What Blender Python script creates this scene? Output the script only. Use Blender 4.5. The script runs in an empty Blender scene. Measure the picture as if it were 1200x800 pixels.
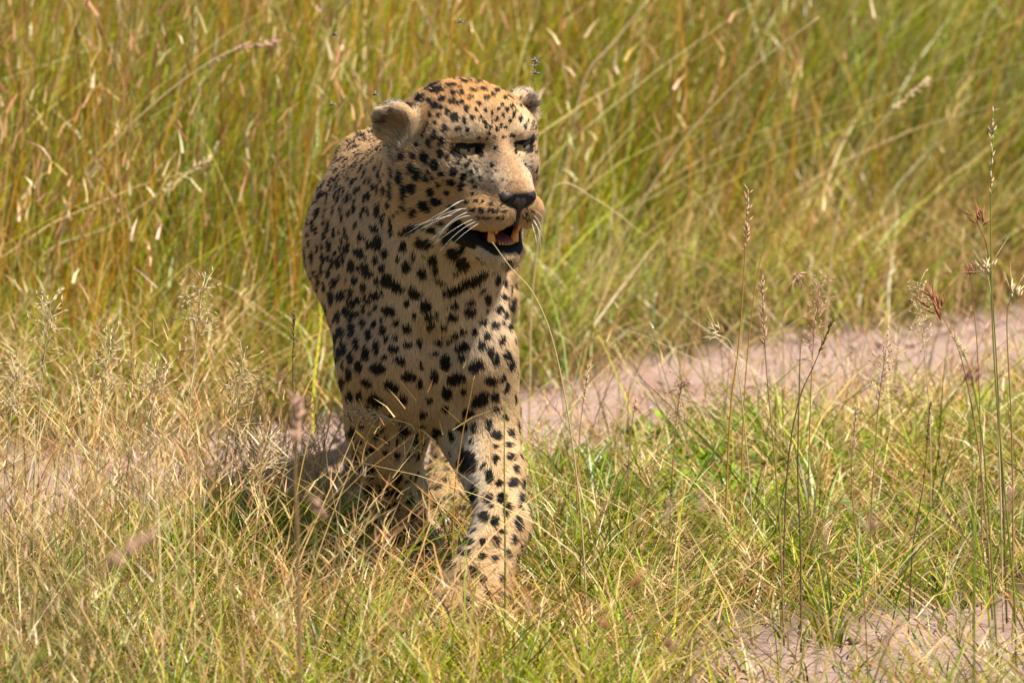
import bpy, math, os, random
import numpy as np
from mathutils import Vector, Matrix
from mathutils.bvhtree import BVHTree
from mathutils.kdtree import KDTree

DEV = os.environ.get("LEO_DEV", "")
rng = np.random.default_rng(7)
scene = bpy.context.scene
COL = scene.collection

# ------------------------------------------------------------------ camera
CAM_Y, CAM_Z, PITCH, FPX = -13.8, 2.35, math.radians(8.2), 12670.0   # FPX: focal length in 1200-px units
cam_d = bpy.data.cameras.new("camera")
cam = bpy.data.objects.new("camera", cam_d)
COL.objects.link(cam)
cam.location = (0, CAM_Y, CAM_Z)
cam.rotation_euler = (math.pi / 2 - PITCH, 0, 0)
cam_d.sensor_width = 36
cam_d.lens = 36 * FPX / 1200
cam_d.clip_start = 0.1
cam_d.clip_end = 3000
cam_d.dof.use_dof = True
cam_d.dof.focus_distance = 14.0
cam_d.dof.aperture_fstop = 9.5
scene.camera = cam

# ------------------------------------------------------------------ light
SUN_EL, SUN_AZ = math.radians(63), math.radians(124)     # azimuth measured from +Y (away) towards +X (right)
sun_dir = Vector((math.cos(SUN_EL) * math.sin(SUN_AZ), math.cos(SUN_EL) * math.cos(SUN_AZ), math.sin(SUN_EL)))
world = bpy.data.worlds.new("World")
scene.world = world
world.use_nodes = True
wn = world.node_tree.nodes
sky = wn.new("ShaderNodeTexSky")
sky.sky_type = 'NISHITA'
sky.sun_disc = False
sky.sun_elevation = SUN_EL
sky.sun_rotation = SUN_AZ
bg = wn["Background"]
bg.inputs["Strength"].default_value = 0.065
world.node_tree.links.new(sky.outputs[0], bg.inputs[0])
sun_d = bpy.data.lights.new("sun", 'SUN')
sun_d.energy = 5.0
sun_d.angle = math.radians(0.55)
sun_d.color = (1.0, 0.94, 0.84)
sun = bpy.data.objects.new("sun", sun_d)
COL.objects.link(sun)
sun.rotation_euler = (-sun_dir).to_track_quat('-Z', 'Y').to_euler()
sun.location = sun_dir * 30

scene.view_settings.view_transform = 'Standard'
scene.view_settings.look = 'None'
scene.view_settings.exposure = 1.06
scene.view_settings.gamma = 1.0
scene.render.engine = 'CYCLES'
scene.cycles.max_bounces = 8
scene.cycles.diffuse_bounces = 3
scene.cycles.transmission_bounces = 6
scene.cycles.use_denoising = True


# ------------------------------------------------------------------ helpers
def pix(px, py, y):
    """point at depth y on the ray through photo pixel (px, py)"""
    c, s = math.cos(PITCH), math.sin(PITCH)
    u, v = (px - 600) / FPX, -(py - 400) / FPX
    d = np.array([u, c + v * s, -s + v * c])
    return np.array([0, CAM_Y, CAM_Z]) + d * ((y - CAM_Y) / d[1])


def ground(px, py):
    c, s = math.cos(PITCH), math.sin(PITCH)
    u, v = (px - 600) / FPX, -(py - 400) / FPX
    d = np.array([u, c + v * s, -s + v * c])
    return np.array([0, CAM_Y, CAM_Z]) + d * (-CAM_Z / d[2])


def project(p):
    p = np.asarray(p, float) - np.array([0, CAM_Y, CAM_Z])
    c, s = math.cos(PITCH), math.sin(PITCH)
    f = p[..., 1] * c - p[..., 2] * s
    u = p[..., 1] * s + p[..., 2] * c
    return 600 + FPX * p[..., 0] / f, 400 - FPX * u / f


def tag(o, label=None, category=None, group=None, kind=None):
    if label: o["label"] = label
    if category: o["category"] = category
    if group: o["group"] = group
    if kind: o["kind"] = kind
    return o


def link(o, parent=None):
    COL.objects.link(o)
    if parent is not None:
        o.parent = parent
    return o


def mesh_from(name, verts, faces_flat, face_sizes, mat=None, parent=None, smooth=True, colors=None):
    """fast mesh from numpy arrays"""
    me = bpy.data.meshes.new(name)
    verts = np.ascontiguousarray(verts, dtype=np.float32)
    faces_flat = np.ascontiguousarray(faces_flat, dtype=np.int32)
    face_sizes = np.ascontiguousarray(face_sizes, dtype=np.int32)
    me.vertices.add(len(verts)); me.vertices.foreach_set("co", verts.ravel())
    me.loops.add(len(faces_flat)); me.loops.foreach_set("vertex_index", faces_flat)
    me.polygons.add(len(face_sizes))
    starts = np.zeros(len(face_sizes), np.int32); starts[1:] = np.cumsum(face_sizes)[:-1]
    me.polygons.foreach_set("loop_start", starts)
    me.update(calc_edges=True)
    if smooth:
        me.polygons.foreach_set("use_smooth", np.ones(len(face_sizes), bool))
    if colors is not None:
        a = me.color_attributes.new("col", 'FLOAT_COLOR', 'POINT')
        c4 = np.ones((len(verts), 4), np.float32); c4[:, :3] = colors
        a.data.foreach_set("color", c4.ravel())
    if mat: me.materials.append(mat)
    return link(bpy.data.objects.new(name, me), parent)


def new_mat(name):
    m = bpy.data.materials.new(name)
    m.use_nodes = True
    nt = m.node_tree
    b = nt.nodes["Principled BSDF"]
    return m, nt, b


def simple_mat(name, col, rough=0.5, spec=0.5, coat=0.0, noise=0.0, scale=200.0):
    m, nt, b = new_mat(name)
    b.inputs["Roughness"].default_value = rough
    b.inputs["Specular IOR Level"].default_value = spec
    b.inputs["Coat Weight"].default_value = coat
    if noise > 0:
        n = nt.nodes.new("ShaderNodeTexNoise"); n.inputs["Scale"].default_value = scale
        mx = nt.nodes.new("ShaderNodeMix"); mx.data_type = 'RGBA'
        mx.inputs[6].default_value = (*[c * (1 - noise) for c in col], 1)
        mx.inputs[7].default_value = (*[min(1, c * (1 + noise)) for c in col], 1)
        nt.links.new(n.outputs[0], mx.inputs[0]); nt.links.new(mx.outputs[2], b.inputs["Base Color"])
    else:
        b.inputs["Base Color"].default_value = (*col, 1)
    return m


def vnoise(p, scale, seed=0):
    """cheap trilinear value noise in [-1,1] for point arrays"""
    q = p * scale + seed * 17.31
    i = np.floor(q).astype(np.int64); f = q - i
    f = f * f * (3 - 2 * f)
    def h(a, b, c):
        n = (a * 374761393 + b * 668265263 + c * 2147483647 + seed * 974711) & 0x7fffffff
        n = ((n ^ (n >> 13)) * 1274126177) & 0x7fffffff
        return ((n ^ (n >> 16)) & 0xffff) / 32767.5 - 1
    out = 0
    for dx in (0, 1):
        wx = f[:, 0] if dx else 1 - f[:, 0]
        for dy in (0, 1):
            wy = f[:, 1] if dy else 1 - f[:, 1]
            for dz in (0, 1):
                wz = f[:, 2] if dz else 1 - f[:, 2]
                out = out + wx * wy * wz * h(i[:, 0] + dx, i[:, 1] + dy, i[:, 2] + dz)
    return out


# ------------------------------------------------------------------ signed-distance sculpting
def axis(lo, hi, flo, fhi, coarse, fine):
    a = np.arange(lo, flo, coarse); b = np.arange(flo, fhi, fine); c = np.arange(fhi, hi + coarse, coarse)
    return np.concatenate([a, b, c]).astype(np.float32)


class Field:
    def __init__(s, xs, ys, zs):
        s.ax = (xs, ys, zs)
        s.D = np.full((len(xs), len(ys), len(zs)), 0.5, np.float32)

    def sub(s, lo, hi):
        sl = []
        for a, l, h in zip(s.ax, lo, hi):
            i0 = max(0, np.searchsorted(a, l) - 1); i1 = min(len(a), np.searchsorted(a, h) + 1)
            sl.append(slice(i0, max(i1, i0)))
        X, Y, Z = np.meshgrid(s.ax[0][sl[0]], s.ax[1][sl[1]], s.ax[2][sl[2]], indexing='ij')
        return tuple(sl), np.stack([X, Y, Z], -1)

    def comb(s, sl, d, k, op):
        A = s.D[sl]
        if A.size == 0: return
        if op == 'sub':
            d = -d; A = -A; d = -d
            # smax(A0, -d) = -smin(-A0, d)
        h = np.maximum(k - np.abs(A - d), 0) / k
        r = np.minimum(A, d) - h * h * k * 0.25
        s.D[sl] = -r if op == 'sub' else r

    def cone(s, a, b, ra, rb, k=0.02, sx=1.0, op='add'):
        a = np.asarray(a, float); b = np.asarray(b, float)
        m = max(ra, rb) * max(1, sx) + k + 0.015
        lo = np.minimum(a, b) - m; hi = np.maximum(a, b) + m
        sl, p = s.sub(lo, hi)
        S = np.array([1 / sx, 1, 1]); A = a * S; B = b * S; q = p * S
        ab = B - A; t = np.clip(((q - A) @ ab) / max(ab @ ab, 1e-9), 0, 1)
        d = np.linalg.norm(q - A - t[..., None] * ab, axis=-1) - (ra + (rb - ra) * t)
        s.comb(sl, (d * min(1, sx)).astype(np.float32), k, op)

    def ell(s, c, r, R=None, k=0.02, op='add', power=2.0):
        c = np.asarray(c, float); r = np.asarray(r, float)
        m = r.max() + k + 0.015
        sl, p = s.sub(c - m, c + m)
        q = p - c
        if R is not None: q = q @ R                     # columns of R are the local axes
        k0 = np.linalg.norm(q / r, axis=-1); k1 = np.linalg.norm(q / (r * r), axis=-1)
        d = k0 * (k0 - 1) / np.maximum(k1, 1e-6)
        s.comb(sl, d.astype(np.float32), k, op)

    def mesh(s):
        D = s.D; xs, ys, zs = s.ax
        neg = D < 0
        n = neg[:-1, :-1, :-1].astype(np.int8)
        tot = np.zeros_like(n)
        for dx in (0, 1):
            for dy in (0, 1):
                for dz in (0, 1):
                    tot += neg[dx:D.shape[0] - 1 + dx, dy:D.shape[1] - 1 + dy, dz:D.shape[2] - 1 + dz]
        act = (tot > 0) & (tot < 8)
        I, J, K = np.nonzero(act)
        idx = np.full(act.shape, -1, np.int64); idx[I, J, K] = np.arange(len(I))
        acc = np.zeros((len(I), 3)); cnt = np.zeros(len(I))
        corners = [(a, b, c) for a in (0, 1) for b in (0, 1) for c in (0, 1)]
        for c0 in corners:
            for axn in range(3):
                if c0[axn]: continue
                c1 = list(c0); c1[axn] = 1
                d0 = D[I + c0[0], J + c0[1], K + c0[2]]; d1 = D[I + c1[0], J + c1[1], K + c1[2]]
                cr = (d0 < 0) != (d1 < 0)
                t = np.where(cr, d0 / np.where(cr, d0 - d1, 1), 0)
                p0 = np.stack([xs[I + c0[0]], ys[J + c0[1]], zs[K + c0[2]]], 1)
                p1 = np.stack([xs[I + c1[0]], ys[J + c1[1]], zs[K + c1[2]]], 1)
                acc += np.where(cr[:, None], p0 + t[:, None] * (p1 - p0), 0); cnt += cr
        V = acc / cnt[:, None]
        quads = []
        for axn in range(3):
            sh = [slice(0, -1) if a == axn else slice(1, -1) for a in range(3)]
            n0 = neg[tuple(sh)]
            sh2 = list(sh); sh2[axn] = slice(1, None)
            n1 = neg[tuple(sh2)]
            e = np.stack(np.nonzero(n0 != n1), 1)
            inside0 = n0[tuple(e.T)]
            off = np.array([0 if a == axn else 1 for a in range(3)])
            b = e + off
            u, v = [(1, 2), (2, 0), (0, 1)][axn]
            q = []
            for du, dv in ((-1, -1), (0, -1), (0, 0), (-1, 0)):
                o = np.zeros(3, int); o[u] = du; o[v] = dv
                cidx = b + o
                q.append(idx[cidx[:, 0], cidx[:, 1], cidx[:, 2]])
            q = np.stack(q, 1)
            q[~inside0] = q[~inside0][:, ::-1]
            quads.append(q[(q >= 0).all(1)])
        return V, np.concatenate(quads)


# ------------------------------------------------------------------ leopard: one continuous body sculpted as a distance field
H_YAW, H_PITCH = math.radians(28), math.radians(6)
H_O = pix(575, 169, 0.02)                       # midpoint between the eyes
hF = np.array([math.sin(H_YAW) * math.cos(H_PITCH), -math.cos(H_YAW) * math.cos(H_PITCH), -math.sin(H_PITCH)])
hX = np.array([math.cos(H_YAW), math.sin(H_YAW), 0.0])
hU = np.cross(hF, hX); hU /= np.linalg.norm(hU)
if hU[2] < 0: hU = -hU
HR = np.stack([hX, hF, hU], 1)                   # columns: side, forward, up


def hp(x, f, u):
    return H_O + HR @ np.array([x, f, u])


def to_head(p):
    return (p - H_O) @ HR


def rot_local(ax, ay, az):
    """rotation in the head frame (degrees about side, forward, up), as world axes"""
    ax, ay, az = [math.radians(v) for v in (ax, ay, az)]
    Rx = np.array([[1, 0, 0], [0, math.cos(ax), -math.sin(ax)], [0, math.sin(ax), math.cos(ax)]])
    Ry = np.array([[math.cos(ay), 0, math.sin(ay)], [0, 1, 0], [-math.sin(ay), 0, math.cos(ay)]])
    Rz = np.array([[math.cos(az), -math.sin(az), 0], [math.sin(az), math.cos(az), 0], [0, 0, 1]])
    return HR @ (Rz @ Ry @ Rx)


F = Field(axis(-0.45, 0.16, -0.20, 0.10, 0.007, 0.0028),
          axis(-0.20, 1.85, -0.14, 0.20, 0.008, 0.0028),
          axis(0.0, 0.76, 0.46, 0.72, 0.006, 0.0028))

# trunk ----------------------------------------------------------------------
CH = pix(500, 395, 0.26)
T1 = np.array([-0.128, 0.46, 0.440]); T2 = np.array([-0.128, 0.76, 0.430])
T3 = np.array([-0.120, 1.02, 0.425]); T4 = np.array([-0.112, 1.16, 0.420])
F.cone(CH, T1, 0.080, 0.136, k=0.02, sx=0.77)
F.cone(T1, T2, 0.138, 0.130, k=0.02, sx=0.78)
F.cone(T2, T3, 0.130, 0.110, k=0.03, sx=0.84)
F.cone(T3, T4, 0.112, 0.108, k=0.03, sx=0.92)
# scapulae and shoulders
F.cone(pix(421, 186, 0.48), pix(412, 300, 0.40), 0.026, 0.043, k=0.05)
F.cone(pix(412, 300, 0.40), pix(446, 420, 0.27), 0.047, 0.048, k=0.05)
F.cone(pix(525, 190, 0.48), pix(556, 300, 0.38), 0.030, 0.045, k=0.05)
F.cone(pix(554, 300, 0.38), pix(554, 410, 0.24), 0.045, 0.044, k=0.05)
# breast and throat
F.ell(pix(499, 425, 0.235), (0.060, 0.055, 0.085), k=0.04)
F.cone(pix(522, 300, 0.18), pix(505, 400, 0.20), 0.074, 0.060, k=0.05)
# neck
F.cone(pix(462, 262, 0.38), pix(528, 212, 0.125), 0.104, 0.082, k=0.05)
F.cone(pix(476, 330, 0.30), pix(535, 255, 0.11), 0.092, 0.068, k=0.05)
# tail, hanging low and curling behind
tl = [(-0.112, 1.22, 0.48), (-0.105, 1.34, 0.42), (-0.10, 1.44, 0.32), (-0.10, 1.54, 0.24), (-0.095, 1.66, 0.21), (-0.09, 1.77, 0.25)]
tr = [0.036, 0.032, 0.029, 0.027, 0.025, 0.019]
for i in range(5):
    F.cone(tl[i], tl[i + 1], tr[i], tr[i + 1], k=0.03)

# legs -----------------------------------------------------------------------
def leg(pts, rad, k=0.03):
    for i in range(len(pts) - 1):
        F.cone(pts[i], pts[i + 1], rad[i], rad[i + 1], k=k if i == 0 else 0.02)


def paw(c, yaw, w=0.045, l=0.060, h=0.033):
    """foot pad with four toes on the ground; c is the paw's middle on the ground"""
    d = np.array([math.sin(yaw), -math.cos(yaw), 0]); s = np.array([math.cos(yaw), math.sin(yaw), 0])
    F.ell(c + np.array([0, 0, h * 0.95]) - d * 0.008, (w * 0.92, l * 0.8, h), np.stack([s, -d, [0, 0, 1]], 1), k=0.02)
    for q, (sx, fw) in enumerate(((-0.72, 0.50), (-0.26, 0.76), (0.26, 0.76), (0.72, 0.50))):
        F.ell(c + s * w * sx + d * l * fw + np.array([0, 0, 0.022]), (0.0155, 0.022, 0.020), np.stack([s, -d, [0, 0, 1]], 1), k=0.010)


# animal's left foreleg (reaching forward)
PAW_L = ground(556, 722); PAW_R = ground(482, 668)
leg([pix(550, 415, 0.22), pix(560, 490, 0.27), pix(578, 552, 0.19), pix(589, 616, 0.10), PAW_L + (0.008, 0.02, 0.045)],
    [0.050, 0.044, 0.036, 0.029, 0.031], k=0.05)
F.ell(pix(561, 488, 0.25), (0.040, 0.050, 0.080), k=0.04)
F.cone(pix(589, 616, 0.10), PAW_L + (0.0, 0.0, 0.040), 0.028, 0.035, k=0.02)
paw(PAW_L, math.radians(-14), w=0.047, l=0.062, h=0.036)
# animal's right foreleg (bearing weight)
leg([pix(450, 420, 0.24), pix(454, 500, 0.33), pix(462, 575, 0.37), pix(474, 635, 0.38), PAW_R + (0.0, 0.03, 0.045)],
    [0.048, 0.044, 0.037, 0.031, 0.032], k=0.05)
F.ell(pix(453, 492, 0.30), (0.041, 0.050, 0.085), k=0.04)
paw(PAW_R, math.radians(6))
# hollow down the middle of the breast
F.cone(pix(503, 410, 0.145), pix(500, 520, 0.18), 0.016, 0.022, k=0.06, op='sub')
# hind legs
def hind(hip, knee, hock, foot, yaw):
    leg([hip, knee], [0.074, 0.055], k=0.06)
    leg([knee, hock], [0.056, 0.030])
    leg([hock, foot + (0, 0.03, 0.04)], [0.028, 0.030])
    paw(foot, yaw, w=0.042, l=0.058, h=0.032)


hind(np.array([-0.180, 1.12, 0.40]), np.array([-0.20, 0.97, 0.29]), np.array([-0.195, 1.20, 0.19]), np.array([-0.19, 1.11, 0.0]), 0.05)
hind(np.array([-0.055, 1.14, 0.40]), np.array([-0.055, 0.95, 0.28]), np.array([-0.070, 1.00, 0.17]), np.array([-0.085, 0.84, 0.0]), 0.1)

# head -----------------------------------------------------------------------
def hell(c, r, rot=None, k=0.015, op='add'):
    F.ell(hp(*c), r, HR if rot is None else rot_local(*rot), k=k, op=op)


def hcone(a, b, ra, rb, k=0.015, op='add'):
    F.cone(hp(*a), hp(*b), ra, rb, k=k, op=op)


hell((0, -0.066, 0.004), (0.073, 0.082, 0.059), k=0.03)                 # skull
hell((0, -0.022, 0.010), (0.056, 0.044, 0.044), (-18, 0, 0), k=0.03)    # brow
hell((0, -0.110, -0.012), (0.070, 0.060, 0.056), k=0.04)                # nape
for s in (-1, 1):
    hell((s * 0.046, -0.042, -0.040), (0.034, 0.050, 0.046), k=0.03)    # cheekbone
    hell((s * 0.054, -0.082, -0.062), (0.040, 0.050, 0.050), k=0.04)    # cheek ruff
    hell((s * 0.032, -0.050, -0.095), (0.036, 0.055, 0.036), k=0.03)    # jaw muscle
    hcone((s * 0.024, -0.006, 0.020), (s * 0.056, -0.020, 0.012), 0.010, 0.008, k=0.030)   # brow ridge
    hcone((s * 0.030, 0.000, -0.038), (s * 0.020, 0.048, -0.054), 0.021, 0.021, k=0.035)  # upper jaw
    hell((s * 0.0205, 0.055, -0.073), (0.0265, 0.030, 0.0245), (0, s * 6, s * 12), k=0.014)   # whisker pad
    hell((s * 0.037, 0.024, -0.079), (0.021, 0.030, 0.020), k=0.022)    # lip corner above
hcone((0, -0.010, 0.010), (0, 0.060, -0.044), 0.030, 0.0220, k=0.03)    # bridge of the nose
hell((0, 0.071, -0.053), (0.0225, 0.012, 0.013), k=0.012)               # nose pad bed
for s in (-1, 1):
    hcone((s * 0.040, 0.066, -0.046), (s * 0.047, 0.030, -0.040), 0.0085, 0.0095, k=0.020, op='sub')    # furrow between bridge and whisker pad
    hcone((s * 0.024, 0.034, 0.000), (s * 0.034, 0.036, -0.014), 0.0075, 0.0075, k=0.026, op='sub')        # hollow at the inner eye
    hcone((s * 0.074, 0.040, -0.052), (s * 0.070, 0.018, -0.075), 0.020, 0.020, k=0.025, op='sub')       # cheek falls away behind the pad
hell((0, 0.042, 0.046), (0.008, 0.018, 0.020), k=0.030, op='sub')                                        # dent between the brows
# lower jaw
hcone((0, -0.050, -0.115), (0, 0.042, -0.132), 0.038, 0.018, k=0.03)
hell((0, 0.048, -0.132), (0.0215, 0.020, 0.0150), k=0.012)              # chin
for s in (-1, 1):
    hcone((s * 0.038, -0.010, -0.108), (s * 0.018, 0.046, -0.127), 0.0155, 0.0095, k=0.012)
# eye sockets
for s in (-1, 1):
    hell((s * 0.0410, 0.016, -0.002), (0.0165, 0.020, 0.0072), (0, s * -12, s * -12), k=0.006, op='sub')
# mouth opening
hell((0, 0.044, -0.1065), (0.0245, 0.042, 0.0155), (10, 0, 0), k=0.006, op='sub')
for s in (-1, 1):
    hell((s * 0.031, 0.012, -0.1005), (0.017, 0.028, 0.0065), (8, 0, 0), k=0.006, op='sub')
# cleft between the whisker pads
hcone((0, 0.090, -0.066), (0, 0.090, -0.094), 0.004, 0.006, k=0.006, op='sub')


# ears: a curled bowl on each side
def ear(base, tip, facing, w, thick=0.0065):
    """base, tip: head-frame points; facing: head-frame direction the bowl opens to"""
    b, t = hp(*base), hp(*tip)
    up = t - b; L = np.linalg.norm(up); up /= L
    fc = HR @ np.array(facing, float); fc -= up * (fc @ up); fc /= np.linalg.norm(fc)
    sd = np.cross(up, fc)
    R = np.stack([sd, fc, up], 1)
    c = (b + t) / 2
    G = Field(*F.ax) if False else None
    # outer bowl minus inner bowl, evaluated together then joined
    m = L + 0.04
    sl, p = F.sub(c - m, c + m)
    q = (p - c) @ R
    def e(q, cc, r):
        q = q - cc; r = np.array(r)
        k0 = np.linalg.norm(q / r, axis=-1); k1 = np.linalg.norm(q / (r * r), axis=-1)
        return k0 * (k0 - 1) / np.maximum(k1, 1e-6)
    d1 = e(q, np.array([0, -0.003, 0]), (w, 0.020, L * 0.56))
    d2 = e(q, np.array([0, 0.019, 0.005]), (w * 0.86, 0.030, L * 0.50))
    h = np.maximum(0.006 - np.abs(d1 + d2), 0) / 0.006
    d = np.maximum(d1, -d2) + h * h * 0.006 * 0.25
    F.comb(sl, d.astype(np.float32), 0.012, 'add')
    return c, R


EAR_L = ear((-0.068, -0.086, -0.006), (-0.113, -0.084, 0.026), (-0.05, 0.75, -0.65), 0.0240)
EAR_R = ear((0.068, -0.086, 0.000), (0.108, -0.092, 0.030), (0.15, 0.9, -0.2), 0.0235)

for (c_, R_), nx_, nz_, r_ in ((EAR_L, 0.011, 0.030, 0.0055), (EAR_L, -0.004, 0.036, 0.0045), (EAR_L, -0.019, 0.022, 0.005), (EAR_R, 0.012, 0.026, 0.005), (EAR_R, -0.006, 0.030, 0.004)):
    F.ell(c_ + R_ @ np.array([nx_, 0.0, nz_]), (r_, 0.02, r_ * 1.3), R_, k=0.004, op='sub')      # ragged, fly-bitten rims
V, Q = F.mesh()
F.D = None
# one light smoothing pass keeps the sculpt soft between cell sizes
for it in range(2):
    acc = np.zeros_like(V); cnt = np.zeros(len(V))
    for a in range(4):
        i, j = Q[:, a], Q[:, (a + 1) % 4]
        np.add.at(acc, i, V[j]); np.add.at(cnt, i, 1)
        np.add.at(acc, j, V[i]); np.add.at(cnt, j, 1)
    V = V * 0.5 + 0.5 * acc / np.maximum(cnt, 1)[:, None]
print("leopard verts", len(V), "quads", len(Q))


# ------------------------------------------------------------------ leopard: coat pattern
def crop(x0, y0, sc, rows):
    out = []
    for r in rows:
        a, b = r[2], r[3]; ang = r[4] if len(r) > 4 else 0
        out.append((x0 + r[0] / sc, y0 + r[1] / sc, a / sc, b / sc, ang))
    return out


SPOTS = crop(340, 280, 2.667, [   # breast, shoulder and neck
    (305, 130, 18, 22), (335, 150, 25, 16, 35), (390, 170, 22, 18, 30), (425, 208, 18, 18), (310, 225, 22, 15, 20),
    (510, 158, 34, 14, -22), (560, 135, 36, 17, -24), (598, 108, 18, 14, -40), (540, 75, 19, 24), (512, 42, 20, 17), (450, 62, 15, 18), (455, 97, 7, 14), (470, 128, 18, 9, 20),
    (415, 105, 13, 18), (365, 85, 14, 20), (300, 45, 10, 16), (275, 12, 14, 22), (240, 100, 26, 14, 60), (218, 45, 16, 11),
    (355, 22, 11, 18), (270, 65, 9, 14), (420, 12, 22, 14), (645, 125, 9, 18), (615, 185, 11, 18), (665, 185, 7, 10), (650, 222, 13, 11),
    (670, 240, 7, 12), (638, 272, 14, 10), (683, 275, 9, 14), (660, 318, 10, 16), (600, 262, 14, 11), (562, 195, 16, 8), (560, 228, 18, 13),
    (510, 210, 14, 10), (508, 245, 18, 12), (480, 270, 11, 11), (432, 243, 14, 9), (460, 240, 7, 10), (440, 270, 14, 9, -20), (540, 290, 12, 8),
    (573, 295, 10, 10), (518, 300, 10, 8), (500, 320, 12, 9), (465, 320, 14, 11), (405, 322, 9, 16), (368, 330, 14, 11), (365, 278, 11, 14),
    (333, 265, 8, 12), (290, 287, 10, 14), (330, 310, 9, 8), (322, 345, 16, 11, 20), (343, 383, 20, 11, 10), (368, 430, 22, 16), (297, 370, 8, 8),
    (300, 315, 8, 10), (270, 340, 10, 22), (237, 360, 24, 11, 75), (208, 330, 8, 18), (245, 302, 10, 18), (228, 262, 10, 14), (265, 268, 8, 12),
    (213, 237, 8, 10), (178, 228, 14, 16), (152, 243, 8, 20), (193, 287, 10, 22), (160, 290, 12, 16), (145, 310, 8, 16), (215, 195, 10, 14),
    (232, 152, 8, 14), (192, 170, 8, 14), (165, 175, 10, 18), (130, 185, 9, 24), (205, 130, 10, 14), (195, 85, 12, 20), (268, 178, 18, 11),
    (248, 195, 8, 10), (270, 215, 8, 8), (250, 235, 7, 8), (170, 345, 9, 18), (190, 375, 9, 18), (155, 360, 7, 20), (215, 400, 11, 20),
    (185, 425, 9, 24), (160, 455, 11, 18), (240, 450, 18, 11, 20), (275, 405, 22, 17), (265, 500, 20, 17), (310, 460, 14, 14), (353, 503, 10, 14),
    (330, 470, 14, 9), (405, 455, 9, 18), (410, 400, 8, 8), (450, 430, 13, 22), (488, 388, 17, 24), (453, 362, 14, 8), (535, 375, 12, 10),
    (540, 340, 24, 13, -20), (597, 335, 12, 14), (625, 355, 11, 16), (640, 380, 10, 18), (675, 365, 12, 14), (690, 395, 9, 16),
    (580, 400, 26, 17, -20), (520, 437, 28, 18, -8), (625, 445, 20, 13), (492, 483, 16, 22), (543, 475, 10, 10), (595, 503, 30, 20, -40),
    (640, 500, 12, 9), (555, 545, 14, 14), (615, 305, 14, 11), (105, 60, 7, 18), (122, 110, 7, 16), (140, 140, 8, 14), (90, 130, 6, 22),
    (70, 60, 6, 22), (85, 200, 6, 18), (110, 260, 7, 20), (118, 330, 6, 18), (132, 380, 7, 18), (180, 30, 10, 16), (150, 75, 8, 18), (125, 25, 8, 18)])
SPOTS += crop(400, 440, 4.445, [   # forelegs
    (720, 130, 46, 32, -40), (635, 80, 16, 16), (320, 125, 18, 20), (185, 130, 44, 26, 40), (95, 105, 16, 28), (45, 110, 15, 30),
    (660, 195, 28, 18), (805, 175, 24, 16), (800, 110, 22, 22), (770, 260, 16, 34), (810, 315, 34, 22), (805, 375, 16, 12), (805, 437, 20, 24),
    (885, 425, 20, 18), (870, 365, 18, 14), (885, 305, 16, 24), (770, 530, 22, 36), (820, 565, 20, 18), (893, 560, 24, 26), (765, 640, 24, 28),
    (835, 640, 24, 26), (930, 640, 15, 30), (875, 690, 14, 28), (665, 455, 45, 62), (690, 610, 22, 44), (500, 295, 30, 22), (630, 270, 30, 28),
    (690, 270, 14, 20), (678, 348, 14, 14), (150, 500, 28, 38), (230, 400, 20, 14), (235, 340, 14, 22), (290, 340, 10, 20), (155, 390, 26, 17),
    (175, 315, 20, 18), (325, 295, 26, 28), (385, 350, 20, 22), (225, 600, 24, 30), (285, 600, 24, 28), (290, 525, 22, 34), (150, 595, 22, 34),
    (240, 680, 20, 20), (295, 683, 15, 18), (355, 650, 18, 26), (365, 745, 22, 24), (245, 755, 22, 22), (80, 400, 14, 40), (60, 300, 18, 34),
    (105, 470, 14, 30), (910, 490, 14, 26), (940, 560, 9, 26), (850, 220, 14, 16)])
SPOTS += crop(380, 560, 4.0, [   # lower legs and paws
    (750, 185, 22, 28), (800, 205, 20, 26), (855, 150, 14, 30), (910, 215, 18, 38), (675, 300, 26, 18), (660, 355, 28, 16), (740, 370, 18, 14),
    (640, 460, 20, 18), (700, 440, 24, 22), (745, 300, 16, 18), (805, 300, 20, 24), (745, 475, 18, 14), (830, 470, 10, 18), (890, 290, 14, 20),
    (300, 200, 16, 20), (310, 235, 18, 18), (405, 185, 20, 26), (335, 130, 16, 16), (290, 135, 18, 22), (380, 260, 18, 20), (450, 240, 16, 26),
    (340, 290, 16, 20), (430, 320, 18, 18), (480, 320, 12, 26), (690, 520, 18, 14), (760, 540, 18, 12), (800, 380, 16, 18), (600, 420, 10, 26)])
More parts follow.
